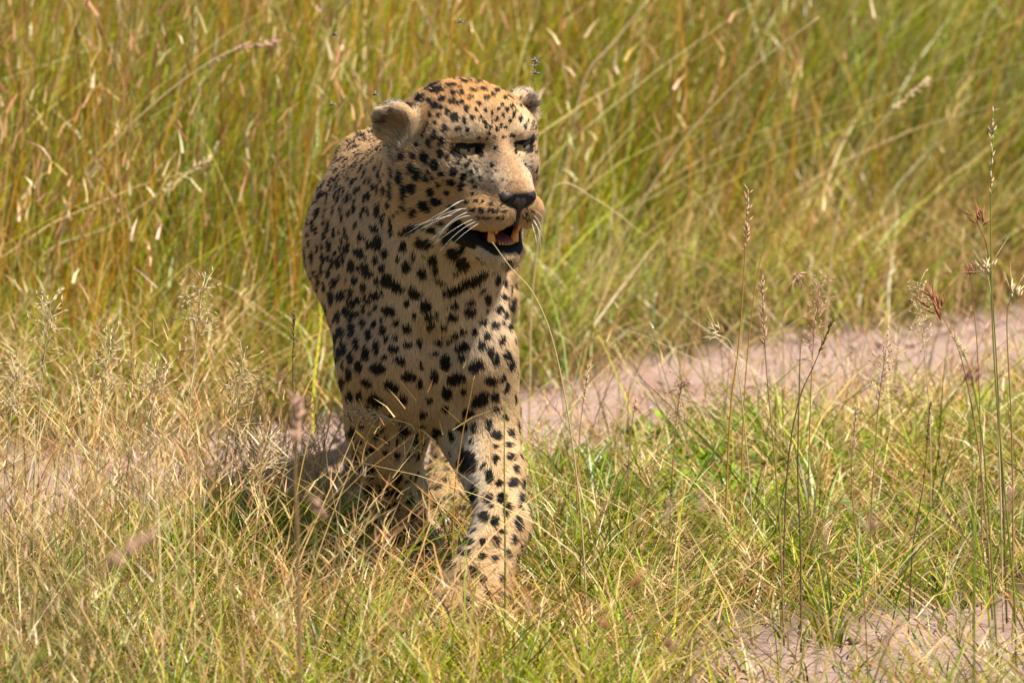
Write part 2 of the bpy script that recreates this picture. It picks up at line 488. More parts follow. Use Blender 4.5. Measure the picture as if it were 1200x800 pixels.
FACE = crop(420, 80, 3.3333, [
    (293, 75, 36, 8, -25), (303, 92, 30, 7, -30), (322, 97, 22, 7, -28), (245, 122, 18, 14, -20), (275, 137, 16, 10, -20), (300, 152, 16, 13), (208, 165, 20, 12),
    (330, 128, 14, 9), (370, 132, 16, 9, -20), (398, 140, 14, 8, -20), (373, 104, 11, 9), (402, 103, 9, 8), (368, 76, 22, 6), (318, 188, 10, 8),
    (285, 190, 8, 8), (378, 195, 16, 17), (413, 208, 7, 14), (337, 238, 11, 14), (393, 238, 10, 9), (424, 240, 5, 8), (425, 160, 10, 11), (330, 160, 10, 8),
    (350, 175, 8, 10), (278, 292, 9, 14), (232, 298, 8, 12), (325, 290, 12, 14), (322, 335, 10, 20), (262, 352, 15, 22), (218, 347, 11, 14),
    (298, 377, 16, 18), (208, 393, 11, 18), (232, 415, 14, 22), (275, 410, 9, 9), (263, 432, 9, 9), (325, 413, 10, 9), (290, 430, 8, 8), (212, 468, 15, 18),
    (165, 427, 10, 24), (283, 483, 15, 14), (312, 455, 9, 8), (345, 488, 9, 9), (360, 445, 16, 11), (400, 460, 9, 16), (302, 522, 20, 16), (255, 535, 18, 20),
    (272, 555, 10, 10), (220, 562, 13, 16), (325, 605, 10, 10), (350, 655, 18, 16), (262, 680, 30, 20), (180, 698, 13, 20), (202, 628, 42, 14, -25),
    (300, 592, 8, 8), (140, 355, 7, 22), (130, 480, 8, 38), (182, 485, 9, 36), (445, 195, 8, 10), (477, 192, 6, 10), (490, 210, 5, 8), (500, 225, 5, 10),
    (515, 232, 6, 10), (540, 240, 7, 10), (555, 225, 5, 8), (580, 160, 7, 9), (600, 150, 6, 12), (608, 182, 6, 16), (560, 140, 5, 8), (460, 165, 8, 5),
    (495, 165, 5, 8), (520, 175, 5, 8), (540, 200, 5, 9), (520, 205, 4, 7), (565, 185, 4, 9), (470, 140, 10, 5), (440, 120, 12, 5), (500, 120, 10, 6), (525, 110, 10, 5),
    (450, 92, 14, 5), (490, 88, 12, 5), (420, 62, 16, 5), (470, 60, 14, 5), (515, 68, 12, 5), (540, 95, 10, 5), (575, 120, 8, 6), (545, 160, 5, 7), (590, 205, 5, 10), (575, 235, 7, 5),
    (510, 255, 5, 8), (530, 268, 6, 7), (570, 270, 8, 4), (600, 262, 6, 6), (470, 270, 5, 6), (500, 275, 4, 5),
    (447, 492, 10, 6), (487, 520, 9, 7), (518, 555, 11, 7), (482, 556, 10, 7), (540, 557, 7, 5), (460, 520, 9, 6), (500, 585, 9, 4), (470, 583, 10, 4),
    (540, 585, 6, 4), (570, 560, 6, 4), (445, 555, 10, 6), (455, 465, 10, 7), (425, 525, 8, 6), (560, 585, 5, 4), (560, 535, 5, 4), (520, 530, 6, 5),
    (645, 580, 5, 4), (660, 570, 5, 4), (665, 590, 5, 4), (680, 560, 4, 4), (655, 550, 4, 4), (370, 405, 12, 16), (410, 425, 11, 16), (440, 410, 5, 14), (450, 440, 5, 10),
    (425, 380, 5, 10), (465, 400, 4, 10), (390, 370, 5, 10), (480, 430, 4, 8), (395, 345, 5, 9), (435, 365, 4, 8), (350, 350, 7, 10), (525, 380, 8, 9), (538, 313, 6, 7),
    (700, 350, 4, 12), (690, 330, 4, 8), (697, 390, 3, 9), (690, 240, 3, 8), (680, 215, 4, 9), (672, 235, 3, 7), (630, 200, 5, 12), (650, 225, 4, 10),
    (75, 560, 9, 26), (85, 545, 6, 18), (70, 630, 12, 14), (82, 680, 16, 28), (105, 725, 11, 18), (70, 745, 10, 16), (130, 600, 8, 28), (130, 640, 8, 18),
    (120, 530, 8, 16), (40, 500, 12, 14), (75, 475, 6, 16), (105, 480, 7, 18), (25, 555, 10, 10), (10, 660, 8, 20), (15, 720, 12, 20), (30, 780, 16, 14),
    (295, 745, 16, 16), (375, 720, 22, 18), (410, 760, 20, 30), (190, 775, 16, 18), (95, 780, 12, 20), (160, 745, 8, 8), (220, 735, 10, 10), (255, 730, 6, 6), (240, 660, 6, 6)])
SPOTS += FACE

# neighbourhood normals
tri = np.concatenate([Q[:, [0, 1, 2]], Q[:, [0, 2, 3]]])
e1 = V[tri[:, 1]] - V[tri[:, 0]]; e2 = V[tri[:, 2]] - V[tri[:, 0]]
fn = np.cross(e1, e2); farea = 0.5 * np.linalg.norm(fn, axis=1)
VN = np.zeros_like(V)
for a in range(3): np.add.at(VN, tri[:, a], fn)
VN /= np.maximum(np.linalg.norm(VN, axis=1), 1e-12)[:, None]
fnn = fn / np.maximum(np.linalg.norm(fn, axis=1), 1e-12)[:, None]

bvh = BVHTree.FromPolygons([tuple(v) for v in V], [tuple(q) for q in Q.tolist()])
CAMP = Vector((0, CAM_Y, CAM_Z))
hits = []
for (px, py, a, b, ang) in SPOTS:
    d = Vector(pix(px, py, 0.0)) - CAMP
    loc, nrm, _, _ = bvh.ray_cast(CAMP, d.normalized())
    if loc is not None:
        hits.append((np.array(loc), px, py, a, b, math.radians(ang)))

# filler rosettes and spots over the rest of the body, thrown like darts
def smooth(e0, e1, x):
    t = np.clip((x - e0) / (e1 - e0), 0, 1)
    return t * t * (3 - 2 * t)


def sample_surface(n, weight):
    cdf = np.cumsum(weight); r = rng.random(n) * cdf[-1]
    f = np.minimum(np.searchsorted(cdf, r), len(weight) - 1)
    u = rng.random(n); v = rng.random(n); m = u + v > 1
    u[m] = 1 - u[m]; v[m] = 1 - v[m]
    t = tri[f]
    p = V[t[:, 0]] + u[:, None] * e1[f] + v[:, None] * e2[f]
    nn = VN[t[:, 0]] * (1 - u - v)[:, None] + VN[t[:, 1]] * u[:, None] + VN[t[:, 2]] * v[:, None]
    nn /= np.maximum(np.linalg.norm(nn, axis=1), 1e-9)[:, None]
    return p, nn, f


cand, candn, _ = sample_surface(16000, farea)
hc_ = to_head(cand)
taken = [(h[0], max(h[3], h[4]) / 905.0) for h in hits]
tp = np.array([t[0] for t in taken]); trd = np.array([t[1] for t in taken])
tp = np.concatenate([tp, np.zeros((3000, 3))]); trd = np.concatenate([trd, np.zeros(3000)]); nt_ = len(taken)
fill = []
for p, nn, h in zip(cand, candn, hc_):
    head = -0.13 < h[1] < 0.1 and abs(h[0]) < 0.13 and h[2] > -0.14 and p[1] < 0.22
    if head:
        if h[1] > 0.005: continue
        r = 0.0045 if h[2] > 0.0 else 0.0060
    elif p[2] < 0.14: r = 0.0070
    elif p[1] < 0.35: r = 0.0085
    elif p[1] > 0.5 and p[2] > 0.32: r = 0.0120
    else: r = 0.0105
    r *= rng.uniform(0.7, 1.25)
    gap = 1.55 if not head else 1.6
    if p[1] < 0.42 and nn[1] < 0.1 and not head: gap = 2.1; r *= 0.8
    qx, qy = project(p)
    if qx < 450 and qy < 430 and p[1] < 0.62: gap = 1.12; r = 0.0066 * rng.uniform(0.7, 1.35)
    dd = np.linalg.norm(tp[:nt_] - p, axis=1) - trd[:nt_] - r * gap
    if dd.min() > 0 and nt_ < len(tp):
        tp[nt_] = p; trd[nt_] = r; nt_ += 1
        fill.append((p, nn, r, p[1] > 0.5 and p[2] > 0.32))
print("traced", len(hits), "filled", len(fill))


def flow(p, n):
    """direction in which the hair lies"""
    h = to_head(p)
    hd = h - np.array([0, 0.085, -0.055])
    hd[:, 2] *= 0.8
    hd = hd / np.maximum(np.linalg.norm(hd, axis=1), 1e-6)[:, None]
    hd = hd @ HR.T
    body = np.tile(np.array([0.0, 1.0, -0.35]), (len(p), 1))
    legs = np.tile(np.array([0.0, 0.25, -1.0]), (len(p), 1))
    chest = np.stack([(p[:, 0] + 0.11) * 2.2, np.full(len(p), 0.25), np.full(len(p), -1.0)], 1)
    wl = smooth(0.36, 0.26, p[:, 2])[:, None]
    wc = (smooth(0.42, 0.22, p[:, 1]) * smooth(0.60, 0.48, p[:, 2]))[:, None]
    d = body * (1 - wl) + legs * wl
    d = d * (1 - wc) + chest * wc
    hw = head_weight(p, h)[:, None]
    d = d * (1 - hw) + hd * hw
    for c, R in (EAR_L, EAR_R):
        q = (p - c) @ R
        m = (np.abs(q[:, 0]) < 0.036) & (np.abs(q[:, 1]) < 0.03) & (q[:, 2] > -0.02) & (q[:, 2] < 0.055)
        d[m] = R[:, 2] + R[:, 0] * (q[m, 0] * 18)[:, None]
    d = d - n * (d * n).sum(1)[:, None]
    return d / np.maximum(np.linalg.norm(d, axis=1), 1e-6)[:, None]


def head_weight(p, h):
    r = np.sqrt((h[:, 0] / 0.125) ** 2 + ((h[:, 1] + 0.03) / 0.135) ** 2 + ((h[:, 2] + 0.035) / 0.12) ** 2)
    return smooth(1.12, 0.85, r)


def ear_mask(p):
    out = np.zeros(len(p)); tipw = np.zeros(len(p)); inner = np.zeros(len(p))
    for c, R in (EAR_L, EAR_R):
        q = (p - c) @ R
        m = (np.abs(q[:, 0]) < 0.036) & (np.abs(q[:, 1]) < 0.03) & (q[:, 2] > -0.026) & (q[:, 2] < 0.055)
        out = np.where(m, 1.0, out); tipw = np.where(m, np.clip((q[:, 2] - 0.002) / 0.022, 0, 1), tipw)
        inner = np.where(m & (q[:, 1] > -0.012), 1.0, inner)
    return out, tipw, inner


def ear_low(p):
    out = np.full(len(p), 1.0)
    for c, R in (EAR_L, EAR_R):
        q = (p - c) @ R
        m = (np.abs(q[:, 0]) < 0.03) & (np.abs(q[:, 1]) < 0.03) & (q[:, 2] > -0.03) & (q[:, 2] < 0.05)
        out = np.where(m, q[:, 2], out)
    return out


def mixc(a, b, w):
    return a * (1 - w[:, None]) + np.asarray(b)[None, :] * w[:, None]


def coat_lengths(p, n):
    return coat(p, n, False)


def coat(p, n, spots=True):
    """colour, black mask, bare-skin mask and hair length for surface points"""
    N = len(p); h = to_head(p); hw = head_weight(p, h)
    n1 = vnoise(p, 38, 1); n2 = vnoise(p, 140, 2)
    base = np.tile(np.array([0.63, 0.405, 0.190]), (N, 1))
    # darker, greyer along the back and flank
    wb = smooth(0.30, 0.55, p[:, 1]); base = mixc(base, (0.57, 0.355, 0.155), wb * 0.8)
    # richer ochre on the upper neck and crown
    wo = smooth(0.48, 0.60, p[:, 2]) * (1 - hw * 0.4) * smooth(0.5, 0.25, p[:, 1]); base = mixc(base, (0.56, 0.31, 0.105), wo * 0.8)
    # pale breast, lightened further in the coat to stand in for sunlight
    wc = smooth(0.13, 0.03, np.abs(p[:, 0] + 0.09)) * smooth(0.38, 0.26, p[:, 1]) * smooth(0.55, 0.45, p[:, 2]); base = mixc(base, (0.76, 0.64, 0.49), wc * 0.95)
    # belly and insides of the legs white
    wi = smooth(0.36, 0.28, p[:, 2]) * smooth(0.2, 0.8, np.where(p[:, 0] < -0.10, n[:, 0], -n[:, 0])); base = mixc(base, (0.70, 0.64, 0.54), wi * 0.9)
    wbel = smooth(-0.3, -0.75, n[:, 2]) * smooth(0.2, 0.3, p[:, 2]); base = mixc(base, (0.70, 0.63, 0.52), wbel * 0.8 * (1 - hw))
    # outer forelegs warm buff
    wg = smooth(0.36, 0.26, p[:, 2]) * (1 - wi); base = mixc(base, (0.62, 0.44, 0.22), wg * 0.6)
    base = mixc(base, (0.50, 0.33, 0.165), smooth(0.13, 0.05, p[:, 2]) * 0.75)
    # face
    fx, ff, fu = np.abs(h[:, 0]), h[:, 1], h[:, 2]
    base = mixc(base, (0.61, 0.375, 0.165), hw * 0.8)
    wcr = hw * smooth(0.035, 0.060, fu); base = mixc(base, (0.62, 0.325, 0.095), wcr * 0.9)
    # nose bridge: plain tan
    wn = smooth(0.028, 0.016, fx) * smooth(-0.012, 0.016, ff) * smooth(-0.066, -0.056, fu); base = mixc(base, (0.42, 0.265, 0.135), wn)
    # pale area under and beside the eyes and on the upper lip edge
    we = np.exp(-(((fx - 0.040) / 0.020) ** 2 + ((fu + 0.026) / 0.016) ** 2)) * smooth(-0.06, -0.01, ff); base = mixc(base, (0.74, 0.64, 0.50), we * 0.9 * hw)
    we2 = np.exp(-(((fx - 0.036) / 0.018) ** 2 + ((fu - 0.026) / 0.012) ** 2)) * smooth(-0.06, -0.01, ff); base = mixc(base, (0.72, 0.60, 0.42), we2 * 0.8 * hw)
    wch = smooth(-0.100, -0.112, fu) * smooth(-0.10, -0.02, ff) * hw; base = mixc(base, (0.72, 0.65, 0.54), wch * 0.9)
    wlip = smooth(-0.074, -0.086, fu) * smooth(0.0, 0.03, ff) * hw * (fu > -0.1); base = mixc(base, (0.66, 0.48, 0.28), wlip * 0.7)
    wbk = np.exp(-(((fx - 0.038) / 0.026) ** 2 + ((fu - 0.0115) / 0.0042) ** 2)) * smooth(-0.05, -0.01, ff) * hw; base = mixc(base, (0.10, 0.065, 0.04), wbk * 0.3)
    wmo = smooth(0.15, 0.75, vnoise(p, 330, 15) + 0.5 * vnoise(p, 700, 16)) * hw * (1 - 0.35 * wn) * smooth(-0.05, -0.01, fu + 0.03); base = mixc(base, (0.20, 0.125, 0.06), wmo * 0.7)
    base = base * (1 + 0.13 * n1 + 0.10 * n2)[:, None]
    # spots
    mask = np.zeros(N)
    sx, sy = project(p)
    wx = vnoise(p, 260, 3) * 1.4 + vnoise(p, 600, 5) * 0.8; wy = vnoise(p, 260, 4) * 1.4 + vnoise(p, 600, 6) * 0.8
    view = np.array([0, CAM_Y, CAM_Z]) - p; view /= np.linalg.norm(view, axis=1)[:, None]
    front = (view * n).sum(1) > -0.05
    order = np.argsort(sx); sxs = sx[order]
    for (c, px, py, a, b, ang) in (hits if spots else ()):
        R = max(a, b) * 1.5 + 4
        i0, i1 = np.searchsorted(sxs, [px - R, px + R]); ii = order[i0:i1]
        ii = ii[(np.abs(sy[ii] - py) < R) & front[ii]]
        if len(ii) == 0: continue
        gr = (1.06, 0.5) if to_head(c)[1] > -0.08 and c[2] > 0.48 else (1.02, 0.5)
        dx = sx[ii] + wx[ii] - px; dy = sy[ii] + wy[ii] - py
        u = dx * math.cos(ang) + dy * math.sin(ang); v = -dx * math.sin(ang) + dy * math.cos(ang)
        dd = np.sqrt((u / (a * gr[0] + gr[1])) ** 2 + (v / (b * gr[0] + gr[1])) ** 2)
        near = np.linalg.norm(p[ii] - c, axis=1) < (R / 905 * 2.2 + 0.012)
        soft = 0.9 / min(a, b)
        mask[ii] = np.maximum(mask[ii], smooth(1 + soft, 1 - soft, dd) * near)
    order = np.argsort(p[:, 1]); ys = p[order, 1]
    wp = np.stack([vnoise(p, 150, 7 + i) for i in range(3)], 1) * 0.004
    for i, (c, nn, r, ros) in enumerate(fill if spots else ()):
        R = r * 2.2
        i0, i1 = np.searchsorted(ys, [c[1] - R, c[1] + R]); ii = order[i0:i1]
        ii = ii[(np.abs(p[ii, 0] - c[0]) < R) & (np.abs(p[ii, 2] - c[2]) < R)]
        if len(ii) == 0: continue
        q = p[ii] - c + wp[ii]
        d = np.linalg.norm(q, axis=1) / r
        # elongate along the hair flow
        m = smooth(1.15, 0.85, d)
        if ros:
            hole = smooth(0.35, 0.55, d); brk = smooth(-0.35, 0.0, vnoise(p[ii], 75, 11))
            m = m * np.maximum(hole * brk, 0.0)
            base[ii] = base[ii] * (1 - 0.25 * (smooth(0.8, 0.5, d))[:, None])
        mask[ii] = np.maximum(mask[ii], m)
    if spots:
        st = p @ HR; st = np.stack([st[:, 0] * 1.5, st[:, 1] * 0.5, st[:, 2] * 0.7], 1)
        mask = np.maximum(mask, smooth(0.30, 0.50, vnoise(st, 330, 17)) * np.clip(we * 1.5, 0, 1) * hw * 0.85)
    # dark skin: eye rims, lips, mouth
    lips = np.zeros(N)
    for s in (-1, 1):
        ex = (h[:, 0] - s * 0.0410); ez = fu + 0.0015
        # slit follows the slant of the socket
        exr = ex * math.cos(0.21) - s * ez * math.sin(0.21) * -1; ezr = ez * math.cos(0.21) + s * ex * math.sin(0.21)
        d = np.sqrt((exr / 0.0195) ** 2 + (ezr / 0.0086) ** 2)
        mask = np.maximum(mask, smooth(1.08, 0.92, d) * (ff > -0.02) * (ff < 0.04))
        lips = np.maximum(lips, (smooth(0.97, 0.90, d)) * (ff > -0.03) * (ff < 0.04))
        # inner-corner tear line
        tx = (h[:, 0] - s * 0.0255) / 0.0040; tz = (fu + 0.0060) / 0.0050
        mask = np.maximum(mask, smooth(1.1, 0.8, np.sqrt(tx ** 2 + tz ** 2)) * (ff > -0.02) * (ff < 0.05))
        # lip corner and jowl flap
        d = np.sqrt(((h[:, 0] - s * 0.038) / 0.021) ** 2 + ((ff - 0.012) / 0.029) ** 2 + ((fu + 0.114) / 0.0235) ** 2)
        lips = np.maximum(lips, smooth(1.05, 0.95, d + 0.05 * n2))
    # inside of the mouth and lower lip
    for s in (-1, 1):
        A_ = np.array([s * 0.038, 0.006, -0.112]); B_ = np.array([s * 0.015, 0.060, -0.123])
        t_ = np.clip(((h - A_) @ (B_ - A_)) / ((B_ - A_) @ (B_ - A_)), 0, 1)
        dl = np.linalg.norm(h - A_ - t_[:, None] * (B_ - A_), axis=1)
        lips = np.maximum(lips, smooth(0.0105, 0.0085, dl + 0.0015 * n2))
    d = np.sqrt((h[:, 0] / 0.0290) ** 2 + ((ff - 0.046) / 0.050) ** 2 + ((fu + 0.108) / 0.0175) ** 2)
    lips = np.maximum(lips, smooth(1.04, 0.97, d))
    d = np.sqrt((h[:, 0] / 0.0240) ** 2 + ((ff - 0.060) / 0.020) ** 2 + ((fu + 0.119) / 0.0100) ** 2)
    lips = np.maximum(lips, smooth(1.08, 0.95, d))
    # nose pad bed
    d = np.sqrt((h[:, 0] / 0.0235) ** 2 + ((ff - 0.083) / 0.011) ** 2 + ((fu + 0.055) / 0.012) ** 2)
    lips = np.maximum(lips, smooth(1.1, 0.9, d))
    cleft = smooth(0.0042, 0.0022, fx) * (ff > 0.06) * (fu < -0.058) * (fu > -0.095)
    lips = np.maximum(lips, cleft)
    em, et, ei = ear_mask(p)
    mask = np.where(em > 0, mask * (1 - ei), mask)
    low = em * ei * smooth(-0.012, -0.020, ear_low(p)); mask = np.maximum(mask, low * 0.35)  # shading of the ear's lower fold, painted into the dark mask
    base = np.where((em > 0)[:, None], mixc(np.tile(np.array([0.66, 0.47, 0.27]), (N, 1)), (0.50, 0.38, 0.27), np.clip(et + 0.25 * n2, 0, 1)), base)
    mask = np.maximum(mask, em * (1 - ei) * smooth(0.2, 0.5, et) * 0.35)
    mask = np.maximum(mask, em * smooth(0.95, 1.15, et + 0.25 * n2) * 0.6)
    dark = np.array([0.018, 0.014, 0.012])
    mask = np.clip(mask, 0, 1)
    # hair length
    L = np.full(N, 0.0085) + 0.001 * wc + 0.006 * wbel
    L = L * (1 - wl_(p)) + 0.0085 * wl_(p)
    fl = 0.0048 + 0.0065 * smooth(0.03, -0.07, ff) + 0.003 * smooth(-0.07, -0.11, fu)
    fl = fl * (1 - 0.45 * wn)
    L = L * (1 - hw) + fl * hw
    L = np.where(em > 0, 0.0055 + 0.0085 * ei, L)
    return base, mask, lips, L, dark


def wl_(p):
    return smooth(0.34, 0.22, p[:, 2])


# ------------------------------------------------------------------ leopard: body mesh
leopard = bpy.data.objects.new("leopard", None)
leopard.location = (-0.11, 0.6, 0)
link(leopard)
tag(leopard, "spotted leopard walking through grass with its mouth open and head turned aside", "leopard")
INV = Matrix.Translation((0.11, -0.6, 0))


def under(o, parent=leopard):
    o.parent = parent
    o.matrix_parent_inverse = INV.copy()
    return o


vb, vm, vl, _, dark = coat(V, VN)
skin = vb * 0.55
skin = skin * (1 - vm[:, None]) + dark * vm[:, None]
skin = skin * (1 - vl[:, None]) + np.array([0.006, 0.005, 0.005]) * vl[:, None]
m_skin, nt, b = new_mat("leopard_skin")
at = nt.nodes.new("ShaderNodeAttribute"); at.attribute_name = "col"
nt.links.new(at.outputs["Color"], b.inputs["Base Color"])
at2 = nt.nodes.new("ShaderNodeAttribute"); at2.attribute_name = "wet"
mr = nt.nodes.new("ShaderNodeMapRange"); mr.inputs[3].default_value = 0.9; mr.inputs[4].default_value = 0.55
nt.links.new(at2.outputs["Fac"], mr.inputs[0]); nt.links.new(mr.outputs[0], b.inputs["Roughness"])
mr2 = nt.nodes.new("ShaderNodeMapRange"); mr2.inputs[3].default_value = 0.1; mr2.inputs[4].default_value = 0.10
nt.links.new(at2.outputs["Fac"], mr2.inputs[0]); nt.links.new(mr2.outputs[0], b.inputs["Specular IOR Level"])
nz = nt.nodes.new("ShaderNodeTexNoise"); nz.inputs["Scale"].default_value = 400
bm_ = nt.nodes.new("ShaderNodeBump"); bm_.inputs["Strength"].default_value = 0.25; bm_.inputs["Distance"].default_value = 0.002
nt.links.new(nz.outputs[0], bm_.inputs["Height"]); nt.links.new(bm_.outputs[0], b.inputs["Normal"])
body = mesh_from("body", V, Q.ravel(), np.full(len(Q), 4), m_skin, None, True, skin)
wa = body.data.attributes.new("wet", 'FLOAT', 'POINT'); wa.data.foreach_set("value", vl.astype(np.float32))
under(body)

# ------------------------------------------------------------------ leopard: fur as hair curves
view = np.array([0, CAM_Y, CAM_Z]) - V[tri[:, 0]]; view /= np.linalg.norm(view, axis=1)[:, None]
facing = (fnn * view).sum(1)
fc = V[tri].mean(1)
hwf = head_weight(fc, to_head(fc))
wgt = farea * np.where(facing > -0.25, 1.0, 0.28) * (1 + 2.0 * hwf) * np.where(fc[:, 1] > 0.62, 0.45, 1.0) * (1 + 2.0 * ear_mask(fc)[0])
NH = 60000 if DEV == "quick" else 500000
hpnt, hn, hf = sample_surface(NH, wgt)
fd = flow(hpnt, hn)
_, _, cl, hl_, dark = coat_lengths(hpnt, hn)
keep = cl < 0.45
hpnt, hn, hl_, fd = hpnt[keep], hn[keep], hl_[keep], fd[keep]
N = len(hpnt)
cb, cm, _, _, _ = coat(hpnt + fd * (hl_ * 0.55)[:, None], hn)      # colour belongs to where the visible half of the hair lies
jit = rng.normal(0, 1, (N, 3)) * 0.13
clump = np.stack([vnoise(hpnt, 120, 21), vnoise(hpnt, 120, 22), vnoise(hpnt, 120, 23)], 1) * 0.22
fd = fd + jit + clump
fd -= hn * (fd * hn).sum(1)[:, None]; fd /= np.maximum(np.linalg.norm(fd, axis=1), 1e-6)[:, None]
em, et, ei = ear_mask(hpnt)
ln = hl_ * rng.uniform(0.65, 1.25, N)
lift = np.radians(rng.normal(26, 8, N)) + np.radians(14) * ei
pts = np.zeros((N, 4, 3), np.float32)
for k, (t, bend) in enumerate(((-0.05, 0), (0.33, 0.0), (0.68, 0.16), (1.0, 0.38))):
    ang = np.maximum(lift * (1 - bend), 0.05)
    pts[:, k] = hpnt + (fd * np.cos(ang)[:, None] + hn * np.sin(ang)[:, None]) * (ln * t)[:, None]
blk = rng.random(N) < cm
hue = rng.normal(1, 0.13, N)[:, None]
hue = np.where((ei > 0)[:, None], 1 + (hue - 1) * 2.6, hue)
hcol = np.where(blk[:, None], dark * rng.uniform(0.6, 1.8, N)[:, None], cb * np.clip(hue, 0.6, 1.4))
pale = (rng.random(N) < 0.10) & ~blk
hcol[pale] = hcol[pale] * 0.6 + np.array([0.75, 0.66, 0.52]) * 0.4
fur = bpy.data.hair_curves.new("fur")
fur.add_curves([4] * N)
fur.points.foreach_set("position", pts.ravel())
ra = fur.attributes.get("radius") or fur.attributes.new("radius", 'FLOAT', 'POINT')
rr = np.tile(np.array([0.00032, 0.00030, 0.00023, 0.00005], np.float32), (N, 1)) * rng.uniform(0.8, 1.2, (N, 1)).astype(np.float32)
ra.data.foreach_set("value", rr.ravel().astype(np.float32))
ca = fur.attributes.new("col", 'FLOAT_COLOR', 'CURVE')
c4 = np.ones((N, 4), np.float32); hcol = hcol * np.array([1.02, 0.93, 0.83])
c4[:, :3] = np.clip(hcol * np.where(blk[:, None], 0.36, 0.92), 0.003, 0.88)
ca.data.foreach_set("color", c4.ravel())
na = fur.attributes.new("root_normal", 'FLOAT_VECTOR', 'CURVE')
na.data.foreach_set("vector", hn.astype(np.float32).ravel())
m_fur = bpy.data.materials.new("leopard_fur"); m_fur.use_nodes = True
nt = m_fur.node_tree; nt.nodes.clear()
out = nt.nodes.new("ShaderNodeOutputMaterial")
at = nt.nodes.new("ShaderNodeAttribute"); at.attribute_name = "col"
an = nt.nodes.new("ShaderNodeAttribute"); an.attribute_name = "root_normal"
df = nt.nodes.new("ShaderNodeBsdfDiffuse")
nt.links.new(at.outputs["Color"], df.inputs["Color"]); nt.links.new(an.outputs["Vector"], df.inputs["Normal"])
hb = nt.nodes.new("ShaderNodeBsdfHairPrincipled")
hb.parametrization = 'COLOR'
nt.links.new(at.outputs["Color"], hb.inputs["Color"])
hb.inputs["Roughness"].default_value = 0.45; hb.inputs["Radial Roughness"].default_value = 0.6
mx = nt.nodes.new("ShaderNodeMixShader"); mx.inputs[0].default_value = 0.35
nt.links.new(df.outputs[0], mx.inputs[1]); nt.links.new(hb.outputs[0], mx.inputs[2])
nt.links.new(mx.outputs[0], out.inputs["Surface"])
fur.materials.append(m_fur)
fur_o = bpy.data.objects.new("fur", fur)
link(fur_o); under(fur_o)


# ------------------------------------------------------------------ leopard: eyes, nose, mouth, whiskers
m_nose = simple_mat("nose_leather", (0.020, 0.012, 0.011), 0.5, 0.3, noise=0.4, scale=900)
m_eye = simple_mat("eye_dark", (0.020, 0.015, 0.010), 0.12, 0.5)
m_iris = simple_mat("iris", (0.23, 0.20, 0.10), 0.10, 0.5, coat=0.6, noise=0.35, scale=700)
m_lid = simple_mat("eyelid", (0.012, 0.009, 0.008), 0.8, 0.1, noise=0.4, scale=600)
m_pupil = simple_mat("pupil", (0.004, 0.004, 0.004), 0.08, 0.5)
m_tooth = simple_mat("tooth", (0.72, 0.29, 0.03), 0.3, 0.5, noise=0.35, scale=160)
m_tongue = simple_mat("tongue", (0.22, 0.065, 0.075), 0.35, 0.5, noise=0.3, scale=900)
m_gum = simple_mat("gum", (0.26, 0.08, 0.07), 0.3, 0.5, noise=0.3, scale=500)
m_whisk = simple_mat("whisker", (0.70, 0.66, 0.58), 0.4, 0.4)


def local_field(lo, hi, step, build, name, mat):
    G = Field(*[np.arange(a, b, step).astype(np.float32) for a, b in zip(lo, hi)])
    build(G)
    v, q = G.mesh()
    q = q[:, ::-1] if np.linalg.det(HR) < 0 else q
    return under(mesh_from(name, H_O + v @ HR.T, q.ravel(), np.full(len(q), 4), mat))


def build_nose(G):
    G.ell((0, 0.0750, -0.0480), (0.0265, 0.0110, 0.0075), k=0.006)
    for s in (-1, 1):
        G.ell((s * 0.0165, 0.0790, -0.0535), (0.0095, 0.0085, 0.0082), k=0.007)
    G.ell((0, 0.0810, -0.0580), (0.0125, 0.0085, 0.0100), k=0.008)
    G.cone((0, 0.0810, -0.063), (0, 0.0785, -0.092), 0.0050, 0.0028, k=0.006)
    for s in (-1, 1):
        c, t = math.cos(0.5 * s), math.sin(0.5 * s)
        R = np.array([[c, 0, t], [0, 1, 0], [-t, 0, c]])
        G.ell((s * 0.0155, 0.0890, -0.0555), (0.0075, 0.0075, 0.0034), R, k=0.003, op='sub')
    G.cone((0, 0.0925, -0.046), (0, 0.0905, -0.070), 0.0018, 0.0018, k=0.003, op='sub')


local_field((-0.03, 0.06, -0.10), (0.03, 0.10, -0.034), 0.0011, build_nose, "nose", m_nose)
def build_tongue(G):
    G.ell((0, 0.026, -0.1165), (0.0165, 0.034, 0.0060), k=0.004)
    G.cone((0, 0.0, -0.1095), (0, 0.050, -0.1095), 0.0015, 0.0015, k=0.004, op='sub')


local_field((-0.03, -0.02, -0.130), (0.03, 0.07, -0.095), 0.0014, build_tongue, "tongue", m_tongue)
local_field((-0.03, 0.02, -0.136), (0.03, 0.08, -0.106), 0.0014,
            lambda G: (G.ell((0, 0.046, -0.1225), (0.0190, 0.0130, 0.0050), k=0.003), G.ell((0, 0.028, -0.116), (0.0125, 0.014, 0.010), k=0.003, op='sub')), "gum", m_gum)


